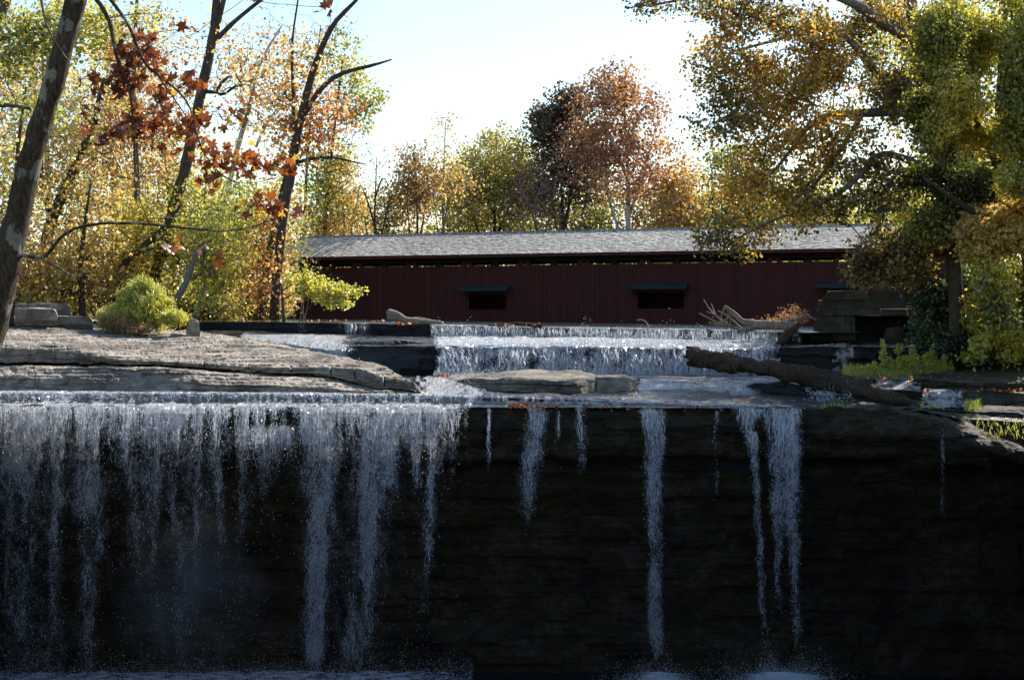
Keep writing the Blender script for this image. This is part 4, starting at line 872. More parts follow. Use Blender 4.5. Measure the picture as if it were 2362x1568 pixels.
log('twig', 'single curved bare twig arching up from the water on the dam', [(1496, 760, 65.2, .035), (1495, 748, 65.2, .03), (1488, 739, 65.2, .028), (1478, 736, 65.2, .025), (1468, 738, 65.2, .035)], M['wood'], cat='twig', sides=6, jag=0, branches=[[(1478, 736, 65.2, .02), (1471, 741, 65.2, .015)]])
log('driftwood_log', 'thick forked driftwood log at the left foot of the stone abutment', [(1672, 707, 63.4, .07), (1690, 722, 63.4, .10), (1712, 742, 63.3, .12), (1750, 748, 63.2, .17), (1800, 750, 63.0, .20), (1826, 752, 62.8, .19), (1834, 760, 62.6, .14)], M['wood'],
    branches=[[(1760, 748, 63.2, .08), (1800, 744, 63.1, .08), (1840, 736, 63, .06), (1858, 726, 63, .05), (1882, 738, 62.9, .03)], [(1690, 722, 63.4, .05), (1676, 735, 63.3, .05), (1660, 748, 63.2, .03)]])
log('stump', 'brown root stump hanging over the small fall beside the driftwood pile', [(1838, 752, 62.5, .12), (1822, 765, 62.2, .17), (1808, 778, 62.0, .20), (1800, 795, 61.8, .15)], M['log'], cat='stump', jag=.08)
SK = [[(1612, 722, .02), (1650, 742, .035), (1690, 752, .05)], [(1622, 690, .015), (1634, 710, .025), (1650, 728, .03), (1680, 752, .04)], [(1672, 708, .05), (1664, 725, .03), (1658, 745, .02)],
      [(1605, 745, .015), (1625, 758, .02), (1640, 762, .03)], [(1640, 700, .015), (1648, 722, .02), (1670, 748, .03)], [(1655, 716, .02), (1680, 730, .03), (1708, 756, .05)], [(1634, 744, .03), (1690, 756, .05), (1740, 760, .05)],
      [(1676, 718, .015), (1686, 740, .02), (1680, 757, .03)], [(1700, 760, .04), (1740, 757, .05), (1790, 757, .03)], [(1628, 718, .012), (1655, 728, .02), (1676, 744, .03)]]
for k, s in enumerate(SK):
    p = np.array(s); Y = 63.6 + .12 * (k % 4)
    mb = MB(); mb.add(*tube(Q(p[:, 0], p[:, 1], Y), p[:, 2] * 1.3, 6, .2, 2, sub=.1, seed=k)); tag(mb.build('driftwood_branch', M['wood']), 'bare grey branch tangled in the driftwood pile at the right end of the dam', 'branch', 'branches of the driftwood pile')
# foam crumbs of leaves caught on ledges
def scatter(name, boxes, size, mat, label=None):
    cc = np.concatenate([Q(rng.uniform(x0, x1, n), y0 + (y1 - y0) * (rng.random(n)), rng.uniform(Y0, Y1, n)) for x0, x1, y0, y1, Y0, Y1, n in boxes])
    V, Fa, at = leaves(cc, size, 'oval', droop=0); return tag(mk(name, V, Fa, mat, None, {'rnd': at}), kind='stuff')
scatter('fallen_leaves', [(1170, 1300, 931, 940, 49.65, 49.8, 60), (1300, 1480, 930, 946, 49.6, 49.8, 30), (1000, 1040, 864, 870, 58.4, 58.6, 26), (905, 960, 743, 748, 69, 69.3, 30), (1140, 1250, 745, 751, 66.8, 67.2, 22),
    (1950, 2130, 864, 880, 54.6, 56.5, 60), (2130, 2361, 897, 904, 52.6, 53, 30), (460, 900, 738, 742, 71, 73.5, 50), (2100, 2361, 850, 874, 54.8, 56, 16), (650, 780, 738, 743, 71.2, 72, 16), (1560, 1700, 936, 946, 49.6, 49.8, 14)], .13, L['rust'])

# ------------------------------------------------------------------ trees beyond the bridge
BG = 'trees beyond the bridge'
def bt(name, label, cat, px, top, wpx, Y, leaf, bark, nt_, nl, size=.24, base=745, lean=0, rt=.22, seed=0, clump=.45, low=.30, hue=(.5, .22), group=BG, r0=None, blobs=None, sigma=.48, forks=2, up=.9, crown='crown', tip=.012, along=.0, shape='kite', rY=3.2):
    h = base - top; wp = wpx / 2
    x = lambda f: px + lean * f + 5 * math.sin(f * 7 + seed)
    cf = lambda f: min(f, .86)
    tr = [[(x(0), base, Y, rt), (x(.3), base - h * .3, Y, rt * .75), (x(.6), base - h * .6, Y, rt * .42), (x(.9), base - h * .93, Y, .03)]]
    for k in range(forks):
        s = 1 if k % 2 else -1; f = .28 + .14 * k
        tr.append([(x(f), base - h * f, Y, rt * .5), (x(f) + s * wp * .35, base - h * cf(f + .18), Y + .8 * s, rt * .33), (x(f) + s * wp * .6, base - h * min(f + .38, .9 - .05 * k), Y + 1.2 * s, .02)])
    if blobs is None:
        c = top + h * (1 - low) / 2; hh = h * (1 - low) / 2
        blobs = [(px + lean * .6, c, Y, wp, hh, rY, 1), (px + lean * .8, top + h * .2, Y, wp * .6, h * .2, rY * .7, .8), (px - wp * .45, c + hh * .3, Y - 1, wp * .6, hh * .55, rY * .7, .8), (px + wp * .45, c + hh * .2, Y + 1, wp * .6, hh * .55, rY * .7, .8)]
    blobs = [(b[0], b[1] + b[4] * .04, b[2], b[3] * 1.2, b[4] * 1.1, b[5], b[6]) for b in blobs]; clump -= .08
    return tree(name, label, cat, tr, blobs, int(nt_ * 1.45), nl * .68, size, sigma, L[leaf], M[bark], group, clump, shape, up, tip, seed, 8, .9, hue=hue, crown=crown, along=along)
bt('sycamore_tree', 'tallest rust orange sycamore with white trunk behind the bridge', 'tree', 1462, 150, 230, 122, 'redbrown', 'bark_white', 330, 34, .24, 760, -30, .34, 3, .42, .28, (.58, .26), blobs=[(1425, 270, 122, 100, 118, 3.6, 1), (1465, 380, 121, 105, 80, 3.6, .8), (1350, 350, 122, 60, 80, 3, .7), (1420, 200, 122, 55, 50, 2.5, .9), (1540, 420, 121, 50, 50, 2.5, .7)], forks=4)
bt('oak_tree', 'dark brown dense tree left of the rust orange sycamore', 'tree', 1300, 205, 120, 126, 'darkbrown', 'bark', 260, 42, .26, 760, -10, .3, 5, .4, .3, (.45, .22), blobs=[(1310, 255, 126, 42, 50, 2.6, 1), (1255, 290, 126, 32, 42, 2.4, 1), (1320, 340, 126, 60, 70, 3, .9), (1255, 430, 125, 50, 60, 3, .7), (1350, 440, 126, 50, 60, 3, .5)])
bt('tree', 'rounded olive yellow tree in the middle behind the bridge roof', 'tree', 1145, 288, 210, 128, 'olive', 'bark', 380, 40, .22, 760, -5, .3, 8, .36, .25, (.65, .2), blobs=[(1150, 370, 128, 82, 78, 3.6, 1), (1130, 450, 127, 105, 75, 3.6, 1), (1070, 430, 128, 50, 60, 3, .8), (1210, 400, 128, 45, 70, 3, .8)], forks=4)
bt('bare_tree', 'nearly leafless grey brown tree between the olive tree and the dark tree', 'tree', 1240, 350, 130, 118, 'brownish', 'bark_grey', 300, 7, .17, 760, -10, .17, 11, .3, .3, (.4, .2), forks=4, along=.25)
bt('tree', 'slender tree with yellow orange leaves and a bare top rising over its neighbours', 'tree', 1026, 248, 90, 116, 'gold', 'bark_grey', 150, 12, .20, 760, -4, .14, 14, .4, .35, (.4, .25), blobs=[(1022, 290, 116, 30, 40, 1.5, .25), (1030, 380, 116, 45, 45, 2.2, .6), (1045, 440, 116, 70, 60, 2.8, 1.2)])
bt('tree', 'sparse brown orange tree with bare forked twigs at its top', 'tree', 962, 318, 80, 117, 'brownish', 'bark', 170, 16, .20, 760, -5, .18, 17, .4, .3, (.6, .25), blobs=[(960, 400, 117, 40, 60, 2.2, 1), (940, 455, 117, 45, 45, 2.4, .8), (960, 340, 117, 30, 30, 1.5, .12)])
bt('bare_tree', 'leafless grey tree just right of the orange trees, above the bridge left end', 'tree', 868, 335, 120, 114, 'brownish', 'bark', 260, .6, .17, 760, 0, .17, 19, .25, .35, (.5, .2), forks=4)
bt('tree', 'pale orange thin tree above the left end of the bridge roof', 'tree', 790, 362, 110, 118, 'gold', 'bark_grey', 200, 22, .20, 760, 0, .13, 23, .4, .3, (.2, .25))
bt('tree', 'golden orange tree filling the gap right of the rust sycamore', 'tree', 1565, 375, 130, 119, 'gold', 'bark', 260, 30, .22, 760, 5, .2, 27, .35, .2, (.25, .25))
bt('tree', 'tall yellow olive tree seen through the hanging sycamore boughs', 'tree', 1700, 330, 190, 124, 'yellowgreen', 'bark', 330, 30, .24, 760, 5, .25, 28, .35, .2, (.4, .25))
bt('tree', 'far golden green tree above the right end of the bridge roof', 'tree', 1880, 380, 200, 124, 'gold', 'bark', 300, 30, .24, 760, 5, .25, 29, .35, .2, (.7, .25))
bt('tree', 'far yellow green tree behind the right end of the bridge', 'tree', 2070, 400, 200, 122, 'yellowgreen', 'bark', 300, 30, .24, 760, 5, .25, 30, .35, .2, (.5, .25))
US = [('olive', 'low olive'), ('yellowgreen', 'yellow green'), ('gold', 'golden'), ('bush', 'bright green gold'), ('brownish', 'dull brown')]
WH = ['above the left end of the bridge roof', 'just right of the bridge left end', 'behind the leafless grey tree', 'left of the slender bare topped tree', 'under the slender bare topped tree', 'left of the rounded olive tree', 'under the rounded olive tree', 'right of the rounded olive tree',
      'under the nearly leafless brown tree', 'at the foot of the dark oak', 'between the dark oak and the rust sycamore', 'under the rust orange sycamore', 'right of the white sycamore trunk', 'under the golden tree', 'left behind the hanging boughs', 'behind the hanging sycamore boughs', 'above the right part of the bridge roof', 'above the right end of the bridge roof']
for k, wh in enumerate(WH):
    lf, ad = US[[1, 2, 0, 4, 1, 2, 0, 3, 0, 1, 4, 2, 0, 2, 1, 2, 0, 1][k]]; px_ = 735 + k * 72
    bt('understory_tree', ad + ' undergrowth tree ' + wh, 'tree', px_ + rng.uniform(-12, 12), [420, 430, 440, 415, 440, 425, 450, 430, 440, 425][k % 10], 135, 133 + (k % 4), lf, 'bark', 190, 34, .23, 760, 0, .12, 40 + k, .42, .02, (.6, .22), group='low trees beyond the bridge', forks=1, rY=2.5, sigma=.5)

# ------------------------------------------------------------------ wood on the left bank
LB = 'trees on the left bank'
def lt(name, label, trunks, blobs, nt_, nl, leaf, bark, size=.17, seed=0, hue=(.5, .25), clump=.36, sigma=.42, up=.9, tip=.011, along=0, droop=.2):
    blobs = [(b[0], b[1], b[2] + 1.3, b[3] * 1.3, b[4] * 1.25, b[5] * 1.2, b[6]) for b in blobs]; nt_ = int(nt_ * 1.5); nl = nl * .39
    return tree(name, label, 'tree', trunks, blobs, nt_, nl, size, sigma, L[leaf], M[bark], LB, clump, 'kite', up, tip, seed, 9, .8, hue=hue, along=along, droop=droop)
lt('tree', 'tall dark trunked tree leaning right with a forked top, left of centre', [[(330, 740, 80, .30), (385, 530, 80, .30), (425, 400, 80, .30), (462, 220, 80, .28), (490, 95, 80, .25), (503, -40, 80, .18), (515, -180, 80, .09), (525, -300, 80, .02)], [(490, 100, 80, .14), (545, 45, 80, .12), (610, -5, 80, .10), (660, -50, 80, .06), (720, -120, 80, .015)], [(495, 90, 80, .15), (525, -40, 80, .13), (550, -180, 80, .06), (565, -280, 80, .015)], [(474, 212, 80, .12), (498, 214, 80, .11), (512, 190, 80, .08), (530, 175, 80, .06)]],
   [(520, 130, 80, 60, 90, 2.5, .4), (560, 180, 80, 60, 70, 2.5, .5), (440, 260, 80, 60, 80, 2, .2)], 150, 8, 'orange', 'bark', .19, 1, (.75, .2))
lt('tree', 'tall dark forked tree with orange leaves just left of the bridge', [[(632, 738, 76, .26), (640, 620, 76, .24), (652, 500, 76, .25), (682, 330, 76, .24), (690, 285, 76, .22), (725, 150, 76, .17), (765, 55, 76, .13), (835, -10, 76, .08), (890, -90, 76, .04), (920, -170, 76, .012)], [(690, 285, 76, .16), (725, 220, 76, .13), (770, 172, 76, .12), (820, 160, 76, .10), (862, 152, 76, .08), (903, 138, 76, .04)],
      [(684, 375, 76, .10), (720, 365, 76, .08), (765, 358, 76, .07), (810, 375, 76, .05), (845, 380, 76, .03)], [(680, 320, 76, .09), (675, 200, 76, .08), (672, 100, 76, .06), (690, -20, 76, .04), (700, -90, 76, .01)]],
   [(690, 190, 76, 70, 110, 2.6, 1), (755, 270, 76, 60, 50, 2.2, 1), (700, 330, 76, 60, 60, 2.2, .9), (610, 230, 77, 50, 90, 2, .3)], 300, 16, 'orange', 'bark', .19, 2, (.5, .25))
lt('tree', 'bare thin crowned tree with fine twigs against the sky near the top left of centre', [[(700, 720, 118, .14), (705, 420, 118, .12), (720, 200, 118, .08), (740, 60, 118, .04)]], [(770, 120, 118, 80, 110, 2.5, 1), (640, 60, 118, 70, 90, 2.5, .8), (840, 330, 118, 45, 60, 2, .6)], 240, .8, 'orange', 'bark_grey', .18, 61, (.3, .2), .2, tip=.007)
lt('tree', 'olive leaved tree behind the forked tree, its crown edge against open sky', [[(745, 740, 118, .2), (750, 500, 118, .18), (770, 300, 118, .12), (790, 140, 118, .05)]], [(785, 130, 118, 45, 60, 2, .8), (835, 240, 118, 42, 60, 2, 1), (760, 380, 118, 50, 60, 2, 1), (750, 440, 116, 45, 80, 2, 1), (800, 200, 118, 40, 60, 2, .6)], 260, 26, 'yellowgreen', 'bark', .24, 3, (.5, .2))
lt('tree', 'pale trunked slender tree between the two tall dark trees', [[(470, 740, 90, .20), (500, 560, 90, .18), (545, 350, 90, .16), (575, 250, 90, .14), (600, 140, 90, .09), (650, 60, 90, .05)], [(590, 340, 90, .09), (610, 290, 90, .08), (640, 250, 90, .05)]], [(590, 180, 90, 70, 110, 2.5, 1), (580, 330, 90, 60, 70, 2.5, .4)], 180, 9, 'gold', 'bark_white', .18, 4, (.25, .25))
lt('tree', 'dark trunk with orange leaves close to the left end of the red bridge', [[(598, 738, 77, .22), (612, 640, 77, .20), (625, 560, 77, .19), (650, 440, 77.5, .13), (668, 360, 77.5, .05)]], [(620, 560, 76, 40, 60, 2, 1), (590, 660, 76, 50, 55, 2, .8), (650, 470, 77, 40, 60, 2, .6), (620, 640, 75.5, 40, 50, 1.5, .8), (570, 715, 74.5, 60, 16, 1, .4)], 230, 20, 'orange', 'bark', .17, 5, (.6, .25))
lt('tree', 'straight thin trunk rising through the orange leaves at the left', [[(318, 740, 84, .2), (315, 400, 84, .16), (308, 200, 84, .14), (312, 60, 84, .12), (318, -40, 84, .08), (322, -200, 84, .015)]], [(330, 130, 84, 110, 120, 3, 1), (270, 330, 84, 90, 90, 3, 1.1), (380, 330, 84, 60, 70, 2.5, .6)], 420, 20, 'orange', 'bark_grey', .18, 6, (.55, .28))
lt('tree', 'leaning ivy clad trunk in the green leaves behind the bush', [[(262, 720, 78, .2), (275, 610, 78, .22), (330, 570, 78, .17), (380, 525, 78, .13), (420, 470, 78, .07)]], [(330, 560, 78, 70, 70, 2, 1), (400, 520, 79, 80, 90, 2, 1), (300, 640, 78, 40, 60, 2, .8)], 330, 26, 'green', 'bark', .17, 7, (.65, .22))
lt('tree', 'short curved grey trunk leaning right above the stone block', [[(388, 745, 74, .20), (392, 705, 74, .19), (408, 688, 74, .17), (430, 660, 74, .15), (442, 610, 74, .13), (455, 575, 74, .10)]], [(470, 530, 75, 70, 60, 2, 1), (520, 600, 76, 60, 60, 2, 1), (470, 640, 77, 60, 50, 2, .6)], 260, 26, 'yellowgreen', 'bark_grey', .17, 8, (.4, .2))
lt('tree', 'second leaning pale trunk right of the curved grey trunk', [[(448, 735, 79, .14), (462, 690, 79, .13), (478, 640, 79, .10), (500, 560, 79, .04)]], [(520, 660, 78, 50, 60, 2, 1), (555, 520, 79, 50, 80, 2, 1), (500, 480, 80, 80, 70, 2, 1)], 260, 26, 'yellowgreen', 'bark_white', .17, 9, (.5, .2))
lt('tree', 'dark leaning trunk behind the near tree, its crown golden orange', [[(150, 740, 80, .30), (100, 560, 80, .30), (130, 480, 80, .28), (165, 400, 80, .24), (210, 300, 80, .16), (240, 180, 80, .08)], [(120, 500, 80, .2), (90, 420, 80, .15), (100, 300, 80, .1), (130, 150, 80, .05)]],
   [(150, 400, 80, 120, 110, 3, 1), (60, 300, 80, 80, 120, 3, 1), (200, 250, 80, 90, 90, 3, .9), (220, 480, 79, 80, 80, 2.5, 1)], 460, 22, 'gold', 'bark', .18, 10, (.45, .3))
lt('tree', 'golden yellow tree low on the left beyond the flat slabs', [[(190, 740, 76, .18), (185, 600, 76, .14), (200, 480, 76, .08), (210, 420, 76, .04)]], [(180, 590, 76, 90, 90, 2.5, 1), (110, 640, 76, 70, 60, 2.5, 1), (230, 660, 76, 50, 50, 2, .8)], 380, 26, 'gold', 'bark', .17, 12, (.4, .25))
lt('tree', 'yellow orange tree at the left edge behind the near trunk', [[(20, 740, 74, .2), (35, 500, 74, .16), (40, 350, 74, .1), (60, 200, 74, .05)]], [(40, 560, 74, 80, 90, 2.5, 1), (30, 420, 74, 70, 90, 2.5, 1), (-30, 640, 74, 80, 70, 2, 1), (70, 660, 74, 70, 50, 2, .8)], 360, 24, 'gold', 'bark', .18, 13, (.45, .3))
lt('tree', 'orange gold tree in the middle distance left of the leaning trunk', [[(400, 740, 98, .2), (395, 500, 98, .18), (380, 330, 98, .12), (370, 230, 98, .05)]], [(390, 400, 98, 90, 110, 3, 1), (330, 520, 98, 80, 90, 3, 1), (450, 460, 98, 70, 90, 3, 1)], 380, 24, 'gold', 'bark', .20, 14, (.6, .28))
lt('tree', 'distant yellow olive tree behind the pale slender trunk', [[(560, 745, 104, .2), (560, 500, 104, .16), (550, 420, 104, .06)]], [(560, 500, 104, 80, 80, 3, 1), (640, 520, 104, 60, 90, 3, 1), (500, 600, 104, 80, 80, 3, 1), (620, 620, 104, 70, 80, 3, 1)], 380, 26, 'yellowgreen', 'bark', .22, 15, (.5, .22))
lt('tree', 'distant golden tree with straight trunk near the left edge', [[(120, 745, 105, .24), (110, 400, 105, .2), (100, 200, 105, .12), (95, 40, 105, .05)]], [(100, 230, 105, 130, 150, 4, 1), (10, 150, 105, 90, 140, 3, .8), (240, 380, 105, 90, 110, 3, .8)], 420, 22, 'gold', 'bark_grey', .22, 16, (.4, .28))
lt('tree', 'distant orange tree with several stems behind the straight thin trunk', [[(270, 745, 108, .24), (262, 400, 108, .2), (250, 200, 108, .12), (245, 60, 108, .05)], [(262, 420, 108, .14), (300, 250, 108, .1), (330, 120, 108, .04)]], [(250, 560, 108, 110, 120, 3, 1), (380, 650, 108, 100, 70, 3, 1), (270, 200, 108, 90, 120, 3, .6)], 420, 24, 'orange', 'bark_grey', .22, 17, (.7, .25))
for k, (px, py, w, h, Y, lf, lab) in enumerate([(20, 690, 110, 40, 84, 'bush', 'green gold thicket beside the flat slabs at the left edge'), (150, 690, 80, 36, 86, 'gold', 'golden thicket behind the pale flat slab'), (480, 700, 90, 40, 86, 'green', 'green thicket behind the stone block'), (600, 700, 70, 36, 90, 'gold', 'golden thicket at the foot of the trees near the bridge'), (330, 690, 90, 50, 88, 'olive', 'olive thicket behind the bright willow bush'), (700, 690, 50, 40, 116, 'olive', 'olive thicket beyond the left end of the bridge')]):
    shrub('thicket', lab, 'shrub', (px, 745, Y), [(px, py, Y, w, h, 2, 1), (px + 30, py - h * .6, Y + 1, w * .6, h * .8, 1.6, .6)], 260, 30, .20, .3, L[lf], M['bark'], 'kite', 'thickets on the left bank', 80 + k, droop=.1, tip=.008)
# low bough with yellow leaves in front of the bridge's left end
tree('tree', 'young tree with a yellow leaved bough reaching over the left part of the red wall', 'tree', [[(655, 742, 74, .10), (652, 700, 74, .08), (650, 655, 74, .05)], [(652, 690, 74, .045), (700, 668, 73, .035), (760, 672, 72.5, .025), (825, 680, 72, .012)], [(652, 670, 74, .04), (690, 645, 73, .03), (745, 640, 73, .015)]],
     [(740, 668, 72.6, 80, 20, .8, 1), (700, 645, 73, 50, 16, .8, .8), (785, 700, 72.4, 38, 14, .6, .8), (815, 672, 72.2, 28, 10, .5, .6), (760, 690, 72.4, 40, 14, .6, .5)], 190, 11, .15, .16, L['bush'], M['twig'], LB, .3, 'oval', .4, .006, 33, 7, .4, hue=(.85, .15))
shrub('bare_shrub', 'tangle of fine leafless grey twigs against the bridge left end', 'shrub', (690, 742, 77), [(700, 600, 77, 50, 40, 1.5, 1), (740, 640, 77, 60, 30, 1.5, .8), (670, 580, 77, 30, 30, 1, .6)], 150, .3, .1, .1, L['brownish'], M['bark_grey'], 'kite', None, 90, tip=.006)
# willow bush on the ledge
shrub('willow_bush', 'bright yellow green willow bush growing on the rock ledge', 'shrub', (330, 768, 63.5), [(330, 712, 64, 56, 44, 1.0, 1), (395, 742, 63.6, 40, 26, .9, .9), (270, 735, 64, 44, 30, .9, .6), (325, 668, 64.3, 26, 26, .6, .5), (362, 690, 64.3, 22, 36, .6, .4), (290, 694, 64.3, 18, 30, .6, .3)] + [(x, y + 22, 64, 7, 22, .3, .28) for x, y in ((300, 650), (322, 634), (345, 648), (370, 664), (392, 690), (280, 672), (258, 700), (412, 706), (335, 640), (308, 662))], 860, 24, .15, .10, L['bush'], M['twig'], 'narrow', None, 93, (.66, .26), .42, .1, 40, .004, -1.2)
shrub('dry_weeds', 'brown dry weeds at the left foot of the willow bush', 'plant', (262, 768, 63), [(262, 745, 63, 42, 20, .5, 1), (300, 758, 62.8, 50, 12, .5, .8)], 320, 16, .08, .10, L['brownish'], M['twig'], 'narrow', None, 95, (.5, .3), .2, .2, 20, .004)

# ------------------------------------------------------------------ right bank
RB = 'trees on the right bank'
tree('sycamore_tree', 'great leaning sycamore on the right bank with boughs hanging over the bridge roof', 'tree',
  [[(2165, 880, 60.5, .44), (2172, 700, 60, .40), (2175, 600, 60, .37), (2180, 480, 60, .34), (2165, 330, 60, .32), (2140, 200, 60, .32), (2110, 60, 60, .27), (2080, -80, 60, .2), (2060, -260, 60, .11), (2040, -420, 60, .02)],
   [(2160, 300, 60, .24), (2080, 255, 59.5, .2), (1990, 262, 59, .18), (1920, 262, 58.5, .15), (1860, 290, 58, .12), (1830, 340, 57.5, .08), (1780, 400, 57, .05)],
   [(2150, 240, 60, .25), (2090, 215, 60, .22), (2020, 170, 60, .17), (1960, 90, 59.5, .14), (1900, 60, 59, .10), (1800, 90, 58.5, .07), (1690, 120, 58, .04)],
   [(2120, 100, 60, .24), (2060, 70, 59.5, .22), (1990, 20, 59, .2), (1920, -15, 58.5, .16), (1800, -30, 58, .12), (1650, -15, 57.5, .08), (1520, 10, 57, .04), (1440, 20, 56.8, .02)],
   [(2170, 420, 60, .18), (2100, 370, 59, .15), (2030, 350, 58, .13), (1970, 420, 57.5, .1), (1900, 470, 57, .07), (1800, 500, 56.6, .05), (1700, 550, 56.4, .03)],
   [(1990, 262, 59, .10), (1930, 360, 58, .08), (1880, 420, 57.5, .05), (1850, 480, 57.3, .03)]],
  [(1640, 20, 57.5, 90, 34, 1.2, .9), (1850, 60, 58, 120, 60, 2, .9), (2060, 150, 60, 90, 120, 2.2, .8), (1760, 220, 57.6, 120, 80, 2, .8), (1500, 12, 57, 70, 20, .8, .7), (1750, 80, 58, 110, 90, 2, 1), (1660, 150, 57.5, 80, 80, 1.8, .85), (1830, 180, 58, 120, 90, 2.2, 1), (1690, 290, 57.3, 100, 90, 1.8, .9), (1820, 320, 58, 120, 90, 2, 1),
   (1940, 120, 59, 110, 110, 2.4, 1), (2020, 40, 59, 110, 70, 2.4, 1), (1980, 320, 58.5, 100, 110, 2.2, 1.1), (1720, 440, 57, 100, 70, 1.6, 1.0), (1850, 440, 57, 100, 56, 1.6, .9), (1980, 470, 57.5, 90, 60, 1.8, .9), (1700, 530, 56.6, 90, 42, 1.2, .7),
   (1850, 505, 56.8, 100, 30, 1.2, .45), (1640, 560, 56.5, 40, 30, .9, .7), (2040, 590, 58, 75, 60, 1.6, 1.9), (2100, 615, 59, 55, 50, 1.4, 2.0), (2000, 625, 58.5, 55, 36, 1.4, 1.6), (2120, 560, 58, 50, 50, 1.2, 1.2), (2060, 420, 58, 70, 70, 1.6, .6), (2080, 200, 60, 90, 120, 2.2, 1), (1700, 575, 56.4, 40, 20, .7, .8), (1775, 550, 56.5, 30, 16, .8, .3)],
  1900, 22, .138, .24, L['syc'], M['bark_grey'], RB, .43, 'oval', .55, .008, 101, 12, .5, hue=(.48, .27))
tree('maple_tree', 'dense yellow green tree filling the top right corner', 'tree',
  [[(2300, 900, 60, .36), (2290, 760, 59.6, .36), (2280, 600, 58.5, .33), (2300, 420, 57, .28), (2310, 200, 56, .2), (2320, 20, 56, .1)], [(2300, 400, 56, .16), (2360, 280, 55.5, .12), (2400, 150, 55, .06)], [(2300, 380, 56, .15), (2240, 260, 55, .1), (2180, 150, 55, .06)], [(2290, 520, 56, .14), (2200, 460, 55, .1), (2130, 410, 54.5, .05)], [(2295, 480, 56, .14), (2400, 430, 55, .1), (2500, 400, 54.5, .05)]],
  [(2220, 60, 55, 110, 90, 2.2, 1), (2340, 90, 54, 100, 110, 2.4, 1), (2260, 200, 54, 90, 80, 2, 1), (2350, 270, 53.5, 90, 90, 2, 1), (2200, 300, 54.5, 60, 70, 1.8, .9), (2330, 400, 53, 100, 70, 2, 1), (2210, 400, 54, 60, 40, 1.6, 1), (2450, 200, 54, 90, 200, 2.5, 1), (2470, 420, 54, 90, 120, 2.5, 1), (2150, 130, 56, 60, 90, 1.8, .8), (2270, 330, 54, 70, 60, 1.8, 1), (2250, 130, 55, 80, 70, 2, 1), (2400, 60, 55, 60, 90, 2, 1), (2340, 180, 54, 80, 60, 2, 1)],
  1400, 50, .125, .24, L['green'], M['bark'], RB, .47, 'oval', .5, .008, 103, 10, .5, hue=(.64, .24), droop=.5)
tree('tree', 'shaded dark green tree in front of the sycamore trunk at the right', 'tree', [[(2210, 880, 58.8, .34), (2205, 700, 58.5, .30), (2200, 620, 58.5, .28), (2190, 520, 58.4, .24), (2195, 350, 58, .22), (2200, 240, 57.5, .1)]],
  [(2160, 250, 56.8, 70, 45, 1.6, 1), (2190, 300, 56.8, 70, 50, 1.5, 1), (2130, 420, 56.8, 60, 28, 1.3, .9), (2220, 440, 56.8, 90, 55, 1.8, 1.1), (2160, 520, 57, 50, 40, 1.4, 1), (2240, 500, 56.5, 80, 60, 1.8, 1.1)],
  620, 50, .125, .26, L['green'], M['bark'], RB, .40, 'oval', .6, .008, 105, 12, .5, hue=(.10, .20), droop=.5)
tree('tree', 'amber orange leaved tree low at the right edge', 'tree', [[(2380, 760, 57, .2), (2370, 620, 57, .16), (2350, 540, 56.5, .08)]], [(2290, 530, 55.8, 80, 52, 1.6, 1), (2370, 520, 55.8, 80, 70, 1.8, 1), (2260, 580, 56, 50, 26, 1.2, .8)], 380, 40, .15, .2, L['gold'], M['bark'], RB, .34, 'oval', .5, .008, 107, 8, .5, hue=(.2, .22), droop=.5)
log('dead_branch', 'thick broken bough stub sticking out left of the dark trunk', [(2180, 580, 58.8, .20), (2140, 580, 58.2, .19), (2100, 572, 57.8, .17), (2092, 560, 57.7, .12)], M['bark'], cat='branch', jag=.1)
tree('tree', 'golden green tree standing behind the sycamore trunk, filling the gap to the right corner', 'tree', [[(2250, 800, 70, .3), (2250, 500, 70, .26), (2240, 250, 70, .18), (2230, 20, 70, .08)]],
  [(2230, 120, 70, 130, 130, 3, 1), (2250, 330, 70, 130, 120, 3, 1), (2130, 300, 70, 90, 110, 2.6, .8), (2380, 250, 70, 110, 220, 3, 1), (2230, 520, 70, 120, 90, 2.6, 1), (2100, 470, 70, 70, 80, 2.2, .8), (2100, 600, 69, 70, 50, 2, 1.3), (2050, 110, 70, 90, 100, 2.4, .6)],
  760, 30, .17, .34, L['green'], M['bark'], RB, .34, 'kite', .8, .01, 109, 8, .7, hue=(.62, .25))
RS = 'shrubs on the right bank'
